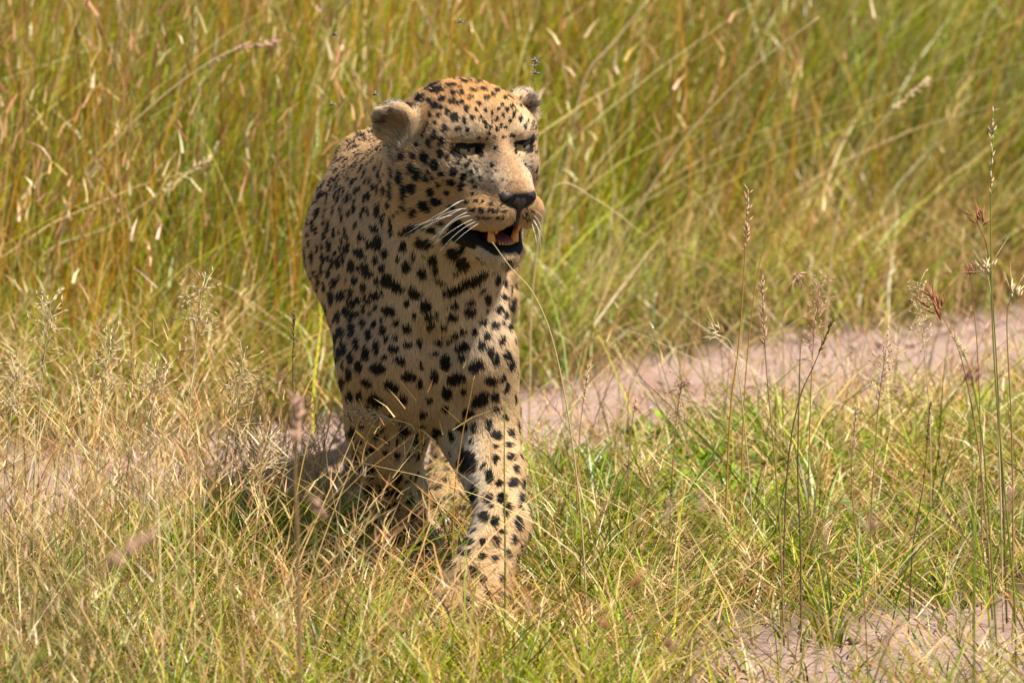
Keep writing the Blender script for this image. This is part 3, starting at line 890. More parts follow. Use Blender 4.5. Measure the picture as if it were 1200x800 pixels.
def tube(name, pts, rad, mat, sides=6, parent=None):
    """tapered tube through points (world), closed at the ends"""
    pts = np.asarray(pts, float); n = len(pts)
    rad = np.broadcast_to(np.asarray(rad, float), (n,))
    tg = np.gradient(pts, axis=0); tg /= np.maximum(np.linalg.norm(tg, axis=1), 1e-9)[:, None]
    ref = np.array([0, 0, 1.0]) if abs(tg[0, 2]) < 0.9 else np.array([1.0, 0, 0])
    s = np.cross(tg, ref); s /= np.maximum(np.linalg.norm(s, axis=1), 1e-9)[:, None]
    t = np.cross(tg, s)
    a = np.arange(sides) * 2 * math.pi / sides
    v = pts[:, None, :] + (s[:, None, :] * np.cos(a)[None, :, None] + t[:, None, :] * np.sin(a)[None, :, None]) * rad[:, None, None]
    v = v.reshape(-1, 3); f = []
    for i in range(n - 1):
        for k in range(sides):
            k2 = (k + 1) % sides
            f.append((i * sides + k, i * sides + k2, (i + 1) * sides + k2, (i + 1) * sides + k))
    ff = np.array(f)
    flat = np.concatenate([ff.ravel(), np.arange(sides)[::-1], (n - 1) * sides + np.arange(sides)])
    return mesh_from(name, v, flat, np.concatenate([np.full(len(ff), 4), [sides, sides]]), mat, parent)


for x, f0, lean in ((-0.0165, 0.046, -0.0020), (0.0150, 0.048, 0.0045)):
    pts = [hp(x + lean * t * t, f0 + 0.002 * t - 0.005 * t * t, -0.126 + 0.0275 * t) for t in np.linspace(0, 1, 8)]
    under(tube("tooth", pts, [0.0060, 0.0062, 0.0061, 0.0057, 0.0050, 0.0041, 0.0029, 0.0010], m_tooth, 10))
for i in range(6):
    x = (i - 2.5) * 0.0038
    pts = [hp(x, 0.058 - abs(x) * 0.25, -0.1265 + 0.0105 * t) for t in np.linspace(0, 1, 4)]
    under(tube("tooth", pts, [0.0018, 0.0019, 0.0016, 0.0007], m_tooth, 6))
for s in (-1, 1):          # upper canines, mostly hidden by the lip
    pts = [hp(s * (0.0160 - 0.001 * t), 0.058 - 0.004 * t * t, -0.086 - 0.020 * t) for t in np.linspace(0, 1, 8)]
    under(tube("tooth", pts, [0.0050, 0.0052, 0.0050, 0.0046, 0.0040, 0.0031, 0.0021, 0.0008], m_tooth, 10))


def sphere_cap(name, c, axis_dir, r, ang, mat, rings=10, seg=24):
    z = np.asarray(axis_dir, float); z /= np.linalg.norm(z)
    x = np.cross(z, [0, 0, 1]); x /= np.linalg.norm(x); y = np.cross(z, x)
    v = [c + z * r]
    for i in range(1, rings + 1):
        a = ang * i / rings
        for k in range(seg):
            b = 2 * math.pi * k / seg
            v.append(c + r * (z * math.cos(a) + (x * math.cos(b) + y * math.sin(b)) * math.sin(a)))
    f = []; sz = []
    for k in range(seg):
        f += [0, 1 + (k + 1) % seg, 1 + k]; sz.append(3)
    for i in range(rings - 1):
        for k in range(seg):
            k2 = (k + 1) % seg; a0 = 1 + i * seg; a1 = a0 + seg
            f += [a0 + k, a0 + k2, a1 + k2, a1 + k]; sz.append(4)
    return mesh_from(name, np.array(v), f, sz, mat)


for s in (-1, 1):
    fs = []
    for du in (0.0085, -0.0115):
        hit = bvh.ray_cast(Vector(hp(s * 0.041, 0.12, du)), Vector(-hF))[0]
        if hit is not None: fs.append(float(to_head(np.array(hit)[None])[0, 1]))
    ff_ = float(np.mean(fs)) - 0.0012
    print("eye depth", s, fs)
    c = hp(s * 0.0390, ff_ - 0.0172, -0.0015)
    gaze = hF * 1.0 + hX * (0.10 * s + 0.05) - hU * 0.05
    e = under(sphere_cap("eye", c, gaze, 0.0175, math.pi * 0.98, m_eye, 16))
    for nm, r, a, mt in (("iris", 0.01762, 0.66, m_iris), ("pupil", 0.01772, 0.14, m_pupil)):
        o = sphere_cap(nm, c, gaze, r, a, mt, 6)
        o.parent = e
    for dv, r, a in ((hU + hF * 0.36 + hX * s * 0.12, 0.0186, 1.16), (-hU + hF * 0.10 - hX * s * 0.1, 0.0184, 1.00)):
        o = sphere_cap("eyelid", c, dv, r, a, m_lid, 10)
        o.parent = e

WH = [((402, 518), (330, 560), (165, 660)), ((415, 515), (355, 545), (255, 632)), ((380, 572), (300, 590), (205, 622)),
      ((440, 577), (370, 600), (262, 692)), ((455, 588), (380, 625), (285, 696)), ((470, 596), (390, 640), (305, 732)),
      ((410, 545), (330, 585), (215, 640)), ((480, 600), (420, 640), (365, 690)), ((430, 560), (350, 610), (300, 690)),
      ((425, 548), (360, 560), (280, 600)),
      ((690, 545), (715, 545), (732, 560)), ((688, 560), (710, 570), (720, 590)), ((682, 590), (705, 640), (712, 730)), ((680, 595), (700, 620), (730, 680)),
      ((685, 575), (705, 600), (718, 640)), ((676, 600), (690, 650), (700, 700))]
for (a, m, z) in WH:
    P3 = [(420 + q[0] / 3.3333, 80 + q[1] / 3.3333) for q in (a, m, z)]
    d = (Vector(pix(P3[0][0], P3[0][1], 0)) - CAMP).normalized()
    loc = bvh.ray_cast(CAMP, d)[0]
    if loc is None: continue
    y0 = loc[1]
    side = 0.01 if a[0] < 600 else 0.03
    pa, pm, pz = np.array(loc), pix(*P3[1], y0 - side), pix(*P3[2], y0 - side * 1.2)
    ts = np.linspace(0, 1, 9)[:, None]
    pts = pa * (1 - ts) ** 2 + 2 * (pm * 2 - (pa + pz) / 2) * ts * (1 - ts) + pz * ts ** 2
    under(tube("whisker", pts, np.linspace(0.00029, 0.00008, 9), m_whisk, 5))

# ------------------------------------------------------------------ flies on and around the ears
m_fly = simple_mat("fly_body", (0.012, 0.013, 0.016), 0.3, 0.5)
m_wing = simple_mat("fly_wing", (0.12, 0.12, 0.13), 0.3, 0.5)


def ball(center, r, ax, seg=8, rings=6):
    v = []; f = []; sz = []
    for i in range(rings + 1):
        a = math.pi * i / rings
        for k in range(seg):
            b = 2 * math.pi * k / seg
            v.append(center + ax @ (np.array([math.sin(a) * math.cos(b), math.cos(a), math.sin(a) * math.sin(b)]) * r))
    for i in range(rings):
        for k in range(seg):
            k2 = (k + 1) % seg
            f += [i * seg + k, (i + 1) * seg + k, (i + 1) * seg + k2, i * seg + k2]; sz.append(4)
    return v, f, sz


def join(parts):
    V_, F_, S_ = [], [], []
    for v, f, s in parts:
        F_ += [i + len(V_) for i in f]; V_ += list(v); S_ += s
    return np.array(V_), F_, S_


def fly(pos, up, head, label, group, spread=0.5):
    root = bpy.data.objects.new("fly", None); root.location = pos; link(root)
    tag(root, label, "fly", group)
    z = np.array(up, float); z /= np.linalg.norm(z)
    y = np.array(head, float); y -= z * (y @ z); y /= np.linalg.norm(y)
    x = np.cross(y, z); A = np.stack([x, y, z], 1)
    o0 = np.zeros(3)
    b = join([ball(A @ np.array([0, -0.0012, 0.0016]), np.array([0.0012, 0.0024, 0.0012]), A), ball(A @ np.array([0, 0.0014, 0.0018]), np.array([0.0012, 0.0014, 0.0013]), A),
              ball(A @ np.array([0, 0.0030, 0.0017]), np.array([0.0010, 0.0008, 0.0010]), A)])
    mesh_from("fly_body", *b, m_fly, root)
    for s in (-1, 1):
        w = []
        for k in range(10):
            t = 2 * math.pi * k / 10
            l = 0.0030 - 0.0032 * math.cos(t); ww = 0.0011 * math.sin(t)
            c, sn = math.cos(spread), math.sin(spread)
            p = np.array([s * (l * sn + ww * c), 0.001 - l * c + ww * sn, 0.0030 + 0.12 * l])
            w.append(A @ p)
        top = [q + z * 0.00012 for q in w]
        f = list(range(10)) + [10 + i for i in range(9, -1, -1)]; szs = [10, 10]
        for k in range(10):
            f += [k, 10 + k, 10 + (k + 1) % 10, (k + 1) % 10]; szs.append(4)
        mesh_from("wing", np.array(w + top), f, szs, m_wing, root, smooth=False)


EARL = [(433 + a, 80 + b) for a, b in ((15, 36), (19.5, 37.5), (24, 38), (28, 40), (33, 43), (36.5, 46), (21.5, 41), (30.5, 45))]
EARR = [(560 + a / 8, 60 + b / 8) for a, b in ((355, 405), (400, 392), (432, 380), (455, 402), (500, 408), (430, 482), (490, 500), (530, 512), (560, 490), (470, 440))]
for lst, lab, grp in ((EARL, "tiny dark fly settled on the ragged, sideways-turned ear of the leopard", "flies on the sideways-turned ear"),
                      (EARR, "tiny dark fly settled on the leopard's far, upright ear", "flies on the upright ear")):
    for px, py in lst:
        for tries in range(12):
            d = (Vector(pix(px, py + tries * 0.8, 0)) - CAMP).normalized()
            loc, nr, _, _ = bvh.ray_cast(CAMP, d)
            if loc is not None and loc[1] < 0.3: break
        if loc is None: continue
        hd = np.array([rng.uniform(-1, 1), rng.uniform(-0.3, 0.3), rng.uniform(-1, 1)])
        fly(np.array(loc) + np.array(nr) * 0.0055, np.array(nr) + np.array([0, -0.1, 0.35]), hd, lab, grp, 0.35)
for (px, py), lab in (((625.5, 72), "pale-winged fly in the air, top one of a swarm above the upright ear"), ((629.5, 75), "pale-winged fly in the air, outer one of a swarm above the upright ear"),
                      ((626.5, 79), "pale-winged fly in the air, middle one of a swarm above the upright ear"), ((627.5, 87), "dark fly in the air, lowest of a swarm above the upright ear"),
                      ((539.5, 27), "lone fly in the air high above the crown of the leopard"), ((393, 42), "lone fly in the air high above the leopard's back"),
                      ((389, 124), "lone fly in the air close over the leopard's shoulder"), ((440, 112), "lone fly hovering beside the tip of the sideways-turned ear")):
    fly(pix(px, py, rng.uniform(0.02, 0.12)), (rng.uniform(-.4, .4), -0.5, 1), (rng.uniform(-1, 1), -0.3, rng.uniform(-.6, .6)), lab, "flies in the air", 0.9)


# ------------------------------------------------------------------ ground: one sheet with a bare wheel track
def poly(px):
    g = np.array([ground(*q)[:2] for q in px]); return g


TR_LO = poly([(-300, 668), (0, 640), (200, 622), (400, 594), (700, 528), (1000, 478), (1200, 452), (1500, 415)])
TR_HI = poly([(-300, 548), (0, 518), (200, 505), (400, 484), (650, 436), (900, 392), (1200, 348), (1500, 306)])


def ext_interp(x, P):
    y = np.interp(x, P[:, 0], P[:, 1])
    s0 = (P[1, 1] - P[0, 1]) / (P[1, 0] - P[0, 0]); s1 = (P[-1, 1] - P[-2, 1]) / (P[-1, 0] - P[-2, 0])
    y = np.where(x < P[0, 0], P[0, 1] + (x - P[0, 0]) * s0, y)
    return np.where(x > P[-1, 0], P[-1, 1] + (x - P[-1, 0]) * s1, y)


BARE2 = ground(1075, 775)


def track(x, y):
    """1 inside the bare track, 0 in the grass"""
    p = np.stack([x, y, np.zeros_like(x)], 1)
    w = vnoise(p, 5, 31) * 0.07 + vnoise(p, 17, 32) * 0.035
    lo = ext_interp(x, TR_LO); hi = ext_interp(x, TR_HI)
    a = smooth(-0.05, 0.06, y - lo + w) * smooth(0.06, -0.05, y - hi + w)
    # second wheel rut, running parallel nearer the viewer
    c2 = BARE2[1] + (x - BARE2[0]) * 0.85
    d2 = np.abs(y - c2 + w * 2.0)
    b = 0.93 * smooth(0.60, 0.38, d2) * smooth(0.10, 0.30, x + w)
    return np.maximum(a, b * 0.95)


def axg(lo, hi, f0, f1, fine):
    left = f0 - np.geomspace(0.2, f0 - lo, 16)[::-1]; right = f1 + np.geomspace(0.2, hi - f1, 16)
    return np.concatenate([left, np.arange(f0, f1, fine), right])


gx = axg(-1500, 1500, -2.2, 2.2, 0.03); gy = axg(-1500, 1500, -4.0, 8.0, 0.04)
GX, GY = np.meshgrid(gx, gy, indexing='ij')
gp = np.stack([GX.ravel(), GY.ravel(), np.zeros(GX.size)], 1)
tk = track(gp[:, 0], gp[:, 1])
near = smooth(30, 8, np.hypot(gp[:, 0], gp[:, 1]))
gp[:, 2] = (vnoise(gp, 3, 41) * 0.010 + vnoise(gp, 11, 42) * 0.006 * (0.4 + 0.6 * tk) - 0.018 * tk) * near - 0.004
nx, ny = len(gx), len(gy)
ii, jj = np.meshgrid(np.arange(nx - 1), np.arange(ny - 1), indexing='ij')
i0 = (ii * ny + jj).ravel()
gq = np.stack([i0, i0 + ny, i0 + ny + 1, i0 + 1], 1)
m_soil, nt, b = new_mat("soil")
b.inputs["Roughness"].default_value = 0.95; b.inputs["Specular IOR Level"].default_value = 0.15
tc = nt.nodes.new("ShaderNodeTexCoord")
def noise_node(scale, detail=6, rough=0.6):
    n = nt.nodes.new("ShaderNodeTexNoise"); n.inputs["Scale"].default_value = scale; n.inputs["Detail"].default_value = detail
    n.inputs["Roughness"].default_value = rough; nt.links.new(tc.outputs["Object"], n.inputs["Vector"]); return n


n1 = noise_node(7); n2 = noise_node(90, 8, 0.7)
r1 = nt.nodes.new("ShaderNodeValToRGB")
r1.color_ramp.elements[0].position = 0.3; r1.color_ramp.elements[0].color = (0.27, 0.178, 0.145, 1)
r1.color_ramp.elements[1].position = 0.7; r1.color_ramp.elements[1].color = (0.40, 0.282, 0.236, 1)
nt.links.new(n1.outputs[0], r1.inputs[0])
r2 = nt.nodes.new("ShaderNodeValToRGB")
r2.color_ramp.elements[0].position = 0.35; r2.color_ramp.elements[0].color = (0.6, 0.6, 0.6, 1)
r2.color_ramp.elements[1].position = 0.65; r2.color_ramp.elements[1].color = (1.15, 1.12, 1.1, 1)
nt.links.new(n2.outputs[0], r2.inputs[0])
mu = nt.nodes.new("ShaderNodeMix"); mu.data_type = 'RGBA'; mu.blend_type = 'MULTIPLY'; mu.inputs[0].default_value = 0.8
nt.links.new(r1.outputs[0], mu.inputs[6]); nt.links.new(r2.outputs[0], mu.inputs[7])
at = nt.nodes.new("ShaderNodeAttribute"); at.attribute_name = "col"
mg = nt.nodes.new("ShaderNodeMix"); mg.data_type = 'RGBA'
nt.links.new(at.outputs["Fac"], mg.inputs[0])
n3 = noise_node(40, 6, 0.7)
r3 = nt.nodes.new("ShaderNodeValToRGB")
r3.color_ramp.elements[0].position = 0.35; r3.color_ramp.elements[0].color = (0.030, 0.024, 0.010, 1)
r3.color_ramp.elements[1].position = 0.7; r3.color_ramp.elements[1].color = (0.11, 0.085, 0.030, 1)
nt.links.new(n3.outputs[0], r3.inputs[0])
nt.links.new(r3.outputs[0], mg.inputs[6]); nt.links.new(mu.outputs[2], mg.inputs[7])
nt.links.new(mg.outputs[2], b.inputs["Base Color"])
bp = nt.nodes.new("ShaderNodeBump"); bp.inputs["Strength"].default_value = 0.6; bp.inputs["Distance"].default_value = 0.008
nt.links.new(n2.outputs[0], bp.inputs["Height"]); nt.links.new(bp.outputs[0], b.inputs["Normal"])
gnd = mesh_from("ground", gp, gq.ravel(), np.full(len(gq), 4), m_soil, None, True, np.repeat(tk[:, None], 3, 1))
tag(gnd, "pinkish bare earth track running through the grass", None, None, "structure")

# ------------------------------------------------------------------ grass
m_grass = bpy.data.materials.new("grass"); m_grass.use_nodes = True
nt = m_grass.node_tree; nt.nodes.clear()
out = nt.nodes.new("ShaderNodeOutputMaterial")
at = nt.nodes.new("ShaderNodeAttribute"); at.attribute_name = "col"
df = nt.nodes.new("ShaderNodeBsdfDiffuse"); tl_ = nt.nodes.new("ShaderNodeBsdfTranslucent"); gl = nt.nodes.new("ShaderNodeBsdfGlossy")
gl.inputs["Roughness"].default_value = 0.42; gl.inputs["Color"].default_value = (0.9, 0.9, 0.85, 1)
nt.links.new(at.outputs["Color"], df.inputs["Color"]); nt.links.new(at.outputs["Color"], tl_.inputs["Color"])
m1 = nt.nodes.new("ShaderNodeMixShader"); m1.inputs[0].default_value = 0.34
m2 = nt.nodes.new("ShaderNodeMixShader"); m2.inputs[0].default_value = 0.03
nt.links.new(df.outputs[0], m1.inputs[1]); nt.links.new(tl_.outputs[0], m1.inputs[2])
nt.links.new(m1.outputs[0], m2.inputs[1]); nt.links.new(gl.outputs[0], m2.inputs[2])
nt.links.new(m2.outputs[0], out.inputs["Surface"])

TRIS = 0


def blades(base, H, W, az, lean, bend, cb_, ct_, seg=4, droop=0.0, wave=0.0):
    """vertex, face and colour arrays of n tapering ribbons"""
    n = len(base)
    dirh = np.stack([np.cos(az), np.sin(az), np.zeros(n)], 1)
    orient = rng.uniform(-0.9, 0.9, n)                      # ribbon mostly broadside to the viewer
    wv = np.stack([np.cos(orient), np.sin(orient), rng.uniform(-0.2, 0.2, n)], 1)
    ts = np.linspace(0, 1, seg + 1)
    verts = np.zeros((n, seg * 2 + 1, 3), np.float32); cols = np.zeros((n, seg * 2 + 1, 3), np.float32)
    ph = rng.uniform(0, 6.28, n)
    for k, t in enumerate(ts):
        hor = lean * t + bend * t ** 2.2
        ver = t - 0.35 * bend * t ** 2 - droop * t ** 3
        c = base + dirh * (H * hor)[:, None]
        c[:, 2] += H * np.maximum(ver, 0.0 if np.isscalar(droop) and droop == 0 else -0.3)
        if wave: c[:, 0] += H * wave * np.sin(ph + 5 * t) * t; c[:, 1] += H * wave * np.cos(ph * 1.7 + 4 * t) * t
        w = W * (1 - 0.75 * t ** 1.5)
        col = cb_ * (1 - t) + ct_ * t
        if k < seg:
            verts[:, 2 * k] = c - wv * (w / 2)[:, None]; verts[:, 2 * k + 1] = c + wv * (w / 2)[:, None]
            cols[:, 2 * k] = col; cols[:, 2 * k + 1] = col
        else:
            verts[:, 2 * k] = c; cols[:, 2 * k] = col
    nv = seg * 2 + 1
    q = []
    for k in range(seg - 1): q.append([2 * k, 2 * k + 1, 2 * k + 3, 2 * k + 2])
    q = np.array(q); t3 = np.array([2 * seg - 2, 2 * seg - 1, 2 * seg])
    off = (np.arange(n) * nv)[:, None]
    flat = np.concatenate([np.concatenate([(q.ravel()[None, :] + off), t3[None, :] + off], 1).ravel()])
    sizes = np.tile(np.concatenate([np.full(seg - 1, 4), [3]]), n)
    # tip positions are useful for seed heads
    return verts.reshape(-1, 3), flat, sizes, cols.reshape(-1, 3)


def patch_tint(v):
    """patches of greener, yellower and duller plants"""
    q = v * np.array([1, 1, 0]); a = vnoise(q, 1.6, 81) + 0.6 * vnoise(q, 5.0, 82); b_ = vnoise(q, 3.1, 83); c = vnoise(q, 11.0, 84)
    t = np.stack([1 + 0.10 * a, 1 - 0.03 * a, 1 - 0.12 * a], 1)
    return t * (1 + 0.26 * b_ + 0.20 * c)[:, None]


def merge(name, sets, label):
    global TRIS
    off = 0; Vs, Fs, Ss, Cs = [], [], [], []
    for v, f, s, c in sets:
        Vs.append(v); Fs.append(f + off); Ss.append(s); Cs.append(c); off += len(v)
    sz = np.concatenate(Ss); TRIS += int((sz - 2).sum())
    o = mesh_from(name, np.concatenate(Vs), np.concatenate(Fs), sz, m_grass, None, True, np.clip(np.concatenate(Cs) * 0.90 * patch_tint(np.concatenate(Vs)), 0.004, 0.8))
    return tag(o, label, None, None, "stuff")


GREEN = np.array([(0.155, 0.230, 0.006), (0.255, 0.315, 0.006), (0.055, 0.105, 0.004), (0.38, 0.36, 0.012)])
OCHRE = np.array([(0.56, 0.25, 0.008), (0.48, 0.18, 0.010), (0.58, 0.34, 0.025), (0.32, 0.14, 0.015)])
STRAW = np.array([(0.58, 0.42, 0.16), (0.50, 0.33, 0.11), (0.64, 0.51, 0.25), (0.44, 0.27, 0.09)])
RUST = np.array([(0.34, 0.16, 0.07), (0.27, 0.12, 0.06), (0.40, 0.22, 0.11)])


def pick(pal, n, var=0.18):
    c = pal[rng.integers(0, len(pal), n)] * rng.normal(1, var, (n, 1)).clip(0.5, 1.6)
    return c * rng.normal(1, 0.05, (n, 3)).clip(0.8, 1.2)


def scatter(n, x0, x1, y0, y1, prob):
    x = rng.uniform(x0, x1, n); y = rng.uniform(y0, y1, n)
    k = rng.random(n) < prob(x, y)
    x, y = x[k], y[k]
    z = np.zeros(len(x)) - 0.012
    return np.stack([x, y, z], 1)


def back_prob(x, y, edge=0.03):
    hi = ext_interp(x, TR_HI); p = np.stack([x, y, np.zeros_like(x)], 1)
    return smooth(edge - 0.02, edge + 0.10, y - hi + vnoise(p, 6, 51) * 0.08) * (0.55 + 0.45 * smooth(-0.5, 0.4, vnoise(p, 4.5, 52)))


def clear_of_leopard(b):
    """thin the grass where the animal stands and keep it off the body's core"""
    d = np.abs(b[:, 0] + 0.12); inb = (d < 0.13) & (b[:, 1] > 0.42) & (b[:, 1] < 1.35)
    return b[~inb | (rng.random(len(b)) < 0.25)]


def side_lean(x, y):
    """the tall stand leans to the right on the right-hand side"""
    return 0.04 + 0.30 * smooth(-0.15, 0.9, x)


sets_g, sets_o, sets_s = [], [], []
BX = (-2.3, 2.6)
# tall green blades of the far stand
b = scatter(128000, *BX, 0.6, 8.6, lambda x, y: back_prob(x, y) * np.where(np.abs(x) < 1.35, 1, 0.4))
n = len(b); edge = smooth(0.05, 0.9, b[:, 1] - ext_interp(b[:, 0], TR_HI))
H = (0.16 + 0.36 * edge) * rng.uniform(0.6, 1.3, n)
az = np.where(rng.random(n) < 0.55, rng.normal(0.1, 0.5, n), rng.uniform(0, 6.28, n))
c0, c1 = pick(GREEN, n), pick(GREEN, n) * 1.15 + np.array([0.05, 0.03, 0])
dry = rng.random(n) < (0.42 - 0.29 * edge + smooth(-0.1, 0.3, b[:, 0]) * (0.30 - 0.22 * smooth(0.1, 1.6, b[:, 1] - ext_interp(b[:, 0], TR_HI)))); c1[dry] = pick(STRAW, int(dry.sum())); c0[dry] = c0[dry] * 0.5 + pick(STRAW, int(dry.sum())) * 0.5
sets_g.append(blades(b, H, rng.uniform(0.002, 0.0050, n), az, side_lean(b[:, 0], b[:, 1]) * rng.uniform(0.2, 1.6, n), rng.uniform(0.05, 0.6, n), c0, c1, 4))
# ochre standing stems
b = scatter(46000, *BX, 0.9, 8.6, lambda x, y: back_prob(x, y, 0.10) * np.where(np.abs(x) < 1.35, 1, 0.4) * (1 - 0.45 * smooth(-0.1, 0.6, x)))
n = len(b); edge = smooth(0.0, 0.8, b[:, 1] - ext_interp(b[:, 0], TR_HI))
H = (0.30 + 0.36 * edge) * rng.uniform(0.6, 1.3, n)
az = rng.normal(0.0, 0.7, n) + np.where(rng.random(n) < 0.3, 3.14, 0)
c0, c1 = pick(OCHRE, n), pick(OCHRE, n)
st = rng.random(n) < 0.35; c1[st] = pick(STRAW, int(st.sum()))
gr = rng.random(n) < 0.3; c0[gr] = pick(GREEN, int(gr.sum()))
LS = side_lean(b[:, 0], b[:, 1]) * rng.uniform(0.0, 1.5, n); BS = rng.uniform(0.0, 0.30, n)
sets_o.append(blades(b, H, rng.uniform(0.0016, 0.0032, n), az, LS, BS, c0, c1, 5))
# pale seed tufts on top of every third stem
k = rng.random(n) < 0.20
tb, tH, taz, tL, tB = b[k], H[k], az[k], LS[k], BS[k]
for r in range(6):
    t = 0.78 + 0.05 * r
    dirh = np.stack([np.cos(taz), np.sin(taz), 0 * taz], 1)
    q = tb + dirh * (tH * (tL * t + tB * t ** 2.2))[:, None]; q[:, 2] += tH * (t - 0.35 * tB * t * t)
    m = len(q)
    cc = np.where(rng.random(m)[:, None] < 0.6, pick(STRAW, m), pick(RUST, m) * 1.5)
    sets_s.append(blades(q, rng.uniform(0.018, 0.045, m), rng.uniform(0.0025, 0.0055, m), rng.uniform(0, 6.28, m), rng.uniform(0.1, 0.7, m), rng.uniform(-0.3, 0.8, m), cc, cc * 1.1, 2))
# matted dry edge along the track
b = scatter(38000, -1.7, 1.9, 0.4, 4.0, lambda x, y: smooth(-0.16, 0.06, y - ext_interp(x, TR_HI) + 0.12 * vnoise(np.stack([x, y, 0 * x], 1), 8, 72)) * smooth(0.75, 0.2, y - ext_interp(x, TR_HI)))
n = len(b); az = rng.uniform(0, 6.28, n)
c0, c1 = pick(STRAW, n) * np.array([0.72, 0.66, 0.55]), pick(STRAW, n) * np.array([0.85, 0.78, 0.65])
gr = rng.random(n) < 0.32; c0[gr] = pick(GREEN, int(gr.sum())); c1[gr] = pick(GREEN, int(gr.sum())) * 1.2
sets_s.append(blades(b, rng.uniform(0.08, 0.26, n), rng.uniform(0.0018, 0.0042, n), az, rng.uniform(0.1, 0.9, n), rng.uniform(0.2, 1.0, n), c0, c1, 4, wave=0.05))
# long arching blades tangled through the right-hand stand
b = scatter(9000, *BX, 0.9, 8.0, lambda x, y: back_prob(x, y, 0.15) * (0.25 + 0.75 * smooth(-0.2, 0.3, x))); n = len(b)
edge = smooth(0.0, 0.8, b[:, 1] - ext_interp(b[:, 0], TR_HI))
az = np.where(rng.random(n) < 0.75, rng.normal(0.2, 0.6, n), rng.uniform(0, 6.28, n))
c0 = np.where(rng.random(n)[:, None] < 0.5, pick(GREEN, n) * 1.2, pick(STRAW, n)); c1 = np.where(rng.random(n)[:, None] < 0.45, pick(GREEN, n) * 1.4, pick(STRAW, n) * 1.1)
sets_g.append(blades(b, (0.25 + 0.32 * edge) * rng.uniform(0.6, 1.35, n), rng.uniform(0.0022, 0.005, n), az, rng.uniform(0.1, 0.7, n), rng.uniform(0.3, 1.1, n), c0, c1, 6, wave=0.04))
merge("tall_grass", sets_g, "tall green and yellow grass standing behind the leopard and the track")
merge("dry_grass_stems", sets_o, "upright ochre grass stems standing among the tall green grass")
merge("seed_tufts", sets_s, "pale seed tufts and matted straw of the far grass")

# ---- near side of the track
def front_prob(x, y):
    lo = ext_interp(x, TR_LO); p = np.stack([x, y, np.zeros_like(x)], 1)
    return smooth(0.10, -0.08, y - lo + vnoise(p, 6, 61) * 0.10) * (1 - 0.93 * track(x, y))


def hscale(b):
    """grass is low beside the track and where the animal treads"""
    d = ext_interp(b[:, 0], TR_LO) - b[:, 1]
    f = 0.40 + 0.60 * smooth(0.05, 0.55, d)
    for c, r in ((PAW_L, 0.20), (PAW_R, 0.20)):
        q = np.hypot((b[:, 0] - c[0]) / 0.16, (b[:, 1] - c[1] + 0.16) / 0.30)
        f = f * (1 - 0.62 * smooth(1.15, 0.6, q))
    return f


sets_g, sets_s, sets_p = [], [], []
# green sward
def green_prob(x, y):
    p = np.stack([x, y, np.zeros_like(x)], 1)
    right = smooth(-0.05, 0.15, x)
    patch = smooth(-0.45, 0.35, 0.6 * vnoise(p, 5.5, 62) + 0.6 * vnoise(p, 19, 70))
    return front_prob(x, y) * (0.16 + 0.84 * patch) * (0.85 + 0.15 * right) * np.where(np.abs(x) < 0.95, 1, 0.45)


b = clear_of_leopard(scatter(105000, -1.7, 1.8, -2.2, 2.6, green_prob)); n = len(b)
tall = 0.45 + 0.95 * smooth(-0.3, 0.6, vnoise(b, 7, 63))
H = rng.gamma(3.5, 0.026, n).clip(0.03, 0.24) * tall * hscale(b)
az = rng.uniform(0, 6.28, n)
c0, c1 = pick(GREEN, n) * 0.85, pick(GREEN, n) * 1.1 + np.array([0.04, 0.04, 0.005])
dry = rng.random(n) < 0.34; c1[dry] = pick(STRAW, int(dry.sum())); c0[dry] = c0[dry] * 0.4 + pick(STRAW, int(dry.sum())) * 0.6
sets_g.append(blades(b, H, rng.uniform(0.0016, 0.0042, n), az, rng.uniform(0.05, 0.7, n), rng.uniform(0.1, 1.0, n), c0, c1, 4))
# longer green blades in tufts
tc_ = clear_of_leopard(scatter(1150, -1.6, 1.7, -1.8, 2.4, lambda x, y: front_prob(x, y) * (0.75 + 0.25 * smooth(-0.2, 0.2, x))))
tc_ = np.concatenate([tc_, np.stack([rng.uniform(-0.46, -0.19, 95), rng.uniform(0.12, 0.78, 95), np.full(95, -0.012)], 1)])      # tufts beside the animal's feet
b = np.repeat(tc_, 22, 0); n = len(b); ang = rng.uniform(0, 6.28, n); rad = np.abs(rng.normal(0, 0.016, n))
b[:, 0] += np.cos(ang) * rad; b[:, 1] += np.sin(ang) * rad
sc = np.repeat(rng.uniform(0.6, 1.3, len(tc_)), 22); shade = np.repeat(rng.uniform(0.75, 1.25, len(tc_)), 22)[:, None]
sets_g.append(blades(b, rng.uniform(0.06, 0.17, n) * sc * hscale(b) * (1 - 0.2 * smooth(0.0, 0.3, b[:, 0])), rng.uniform(0.002, 0.0045, n), ang, rng.uniform(0.05, 0.5, n), rng.uniform(0.1, 0.8, n), pick(GREEN, n) * shade * 0.9, pick(GREEN, n) * shade * 1.25, 4))
# flat straw litter and thatch
b = scatter(27000, -1.6, 1.7, -2.0, 2.8, lambda x, y: np.maximum(front_prob(x, y), 0.16 * smooth(-0.3, 0.5, vnoise(np.stack([x, y, 0 * x], 1), 9, 68)) + 0.03) * np.where(np.abs(x) < 0.95, 1, 0.4)); n = len(b)
c0 = pick(STRAW, n) * np.array([0.85, 0.80, 0.72]); brown = rng.random(n) < 0.25; c0[brown] = pick(RUST, int(brown.sum()))
b[:, 2] += rng.uniform(0.006, 0.05, n)
sets_s.append(blades(b, rng.uniform(0.05, 0.16, n), rng.uniform(0.0014, 0.0032, n), rng.uniform(0, 6.28, n), rng.uniform(0.7, 1.3, n), rng.uniform(0.0, 1.0, n), c0, c0 * 1.1, 3, droop=0.9))
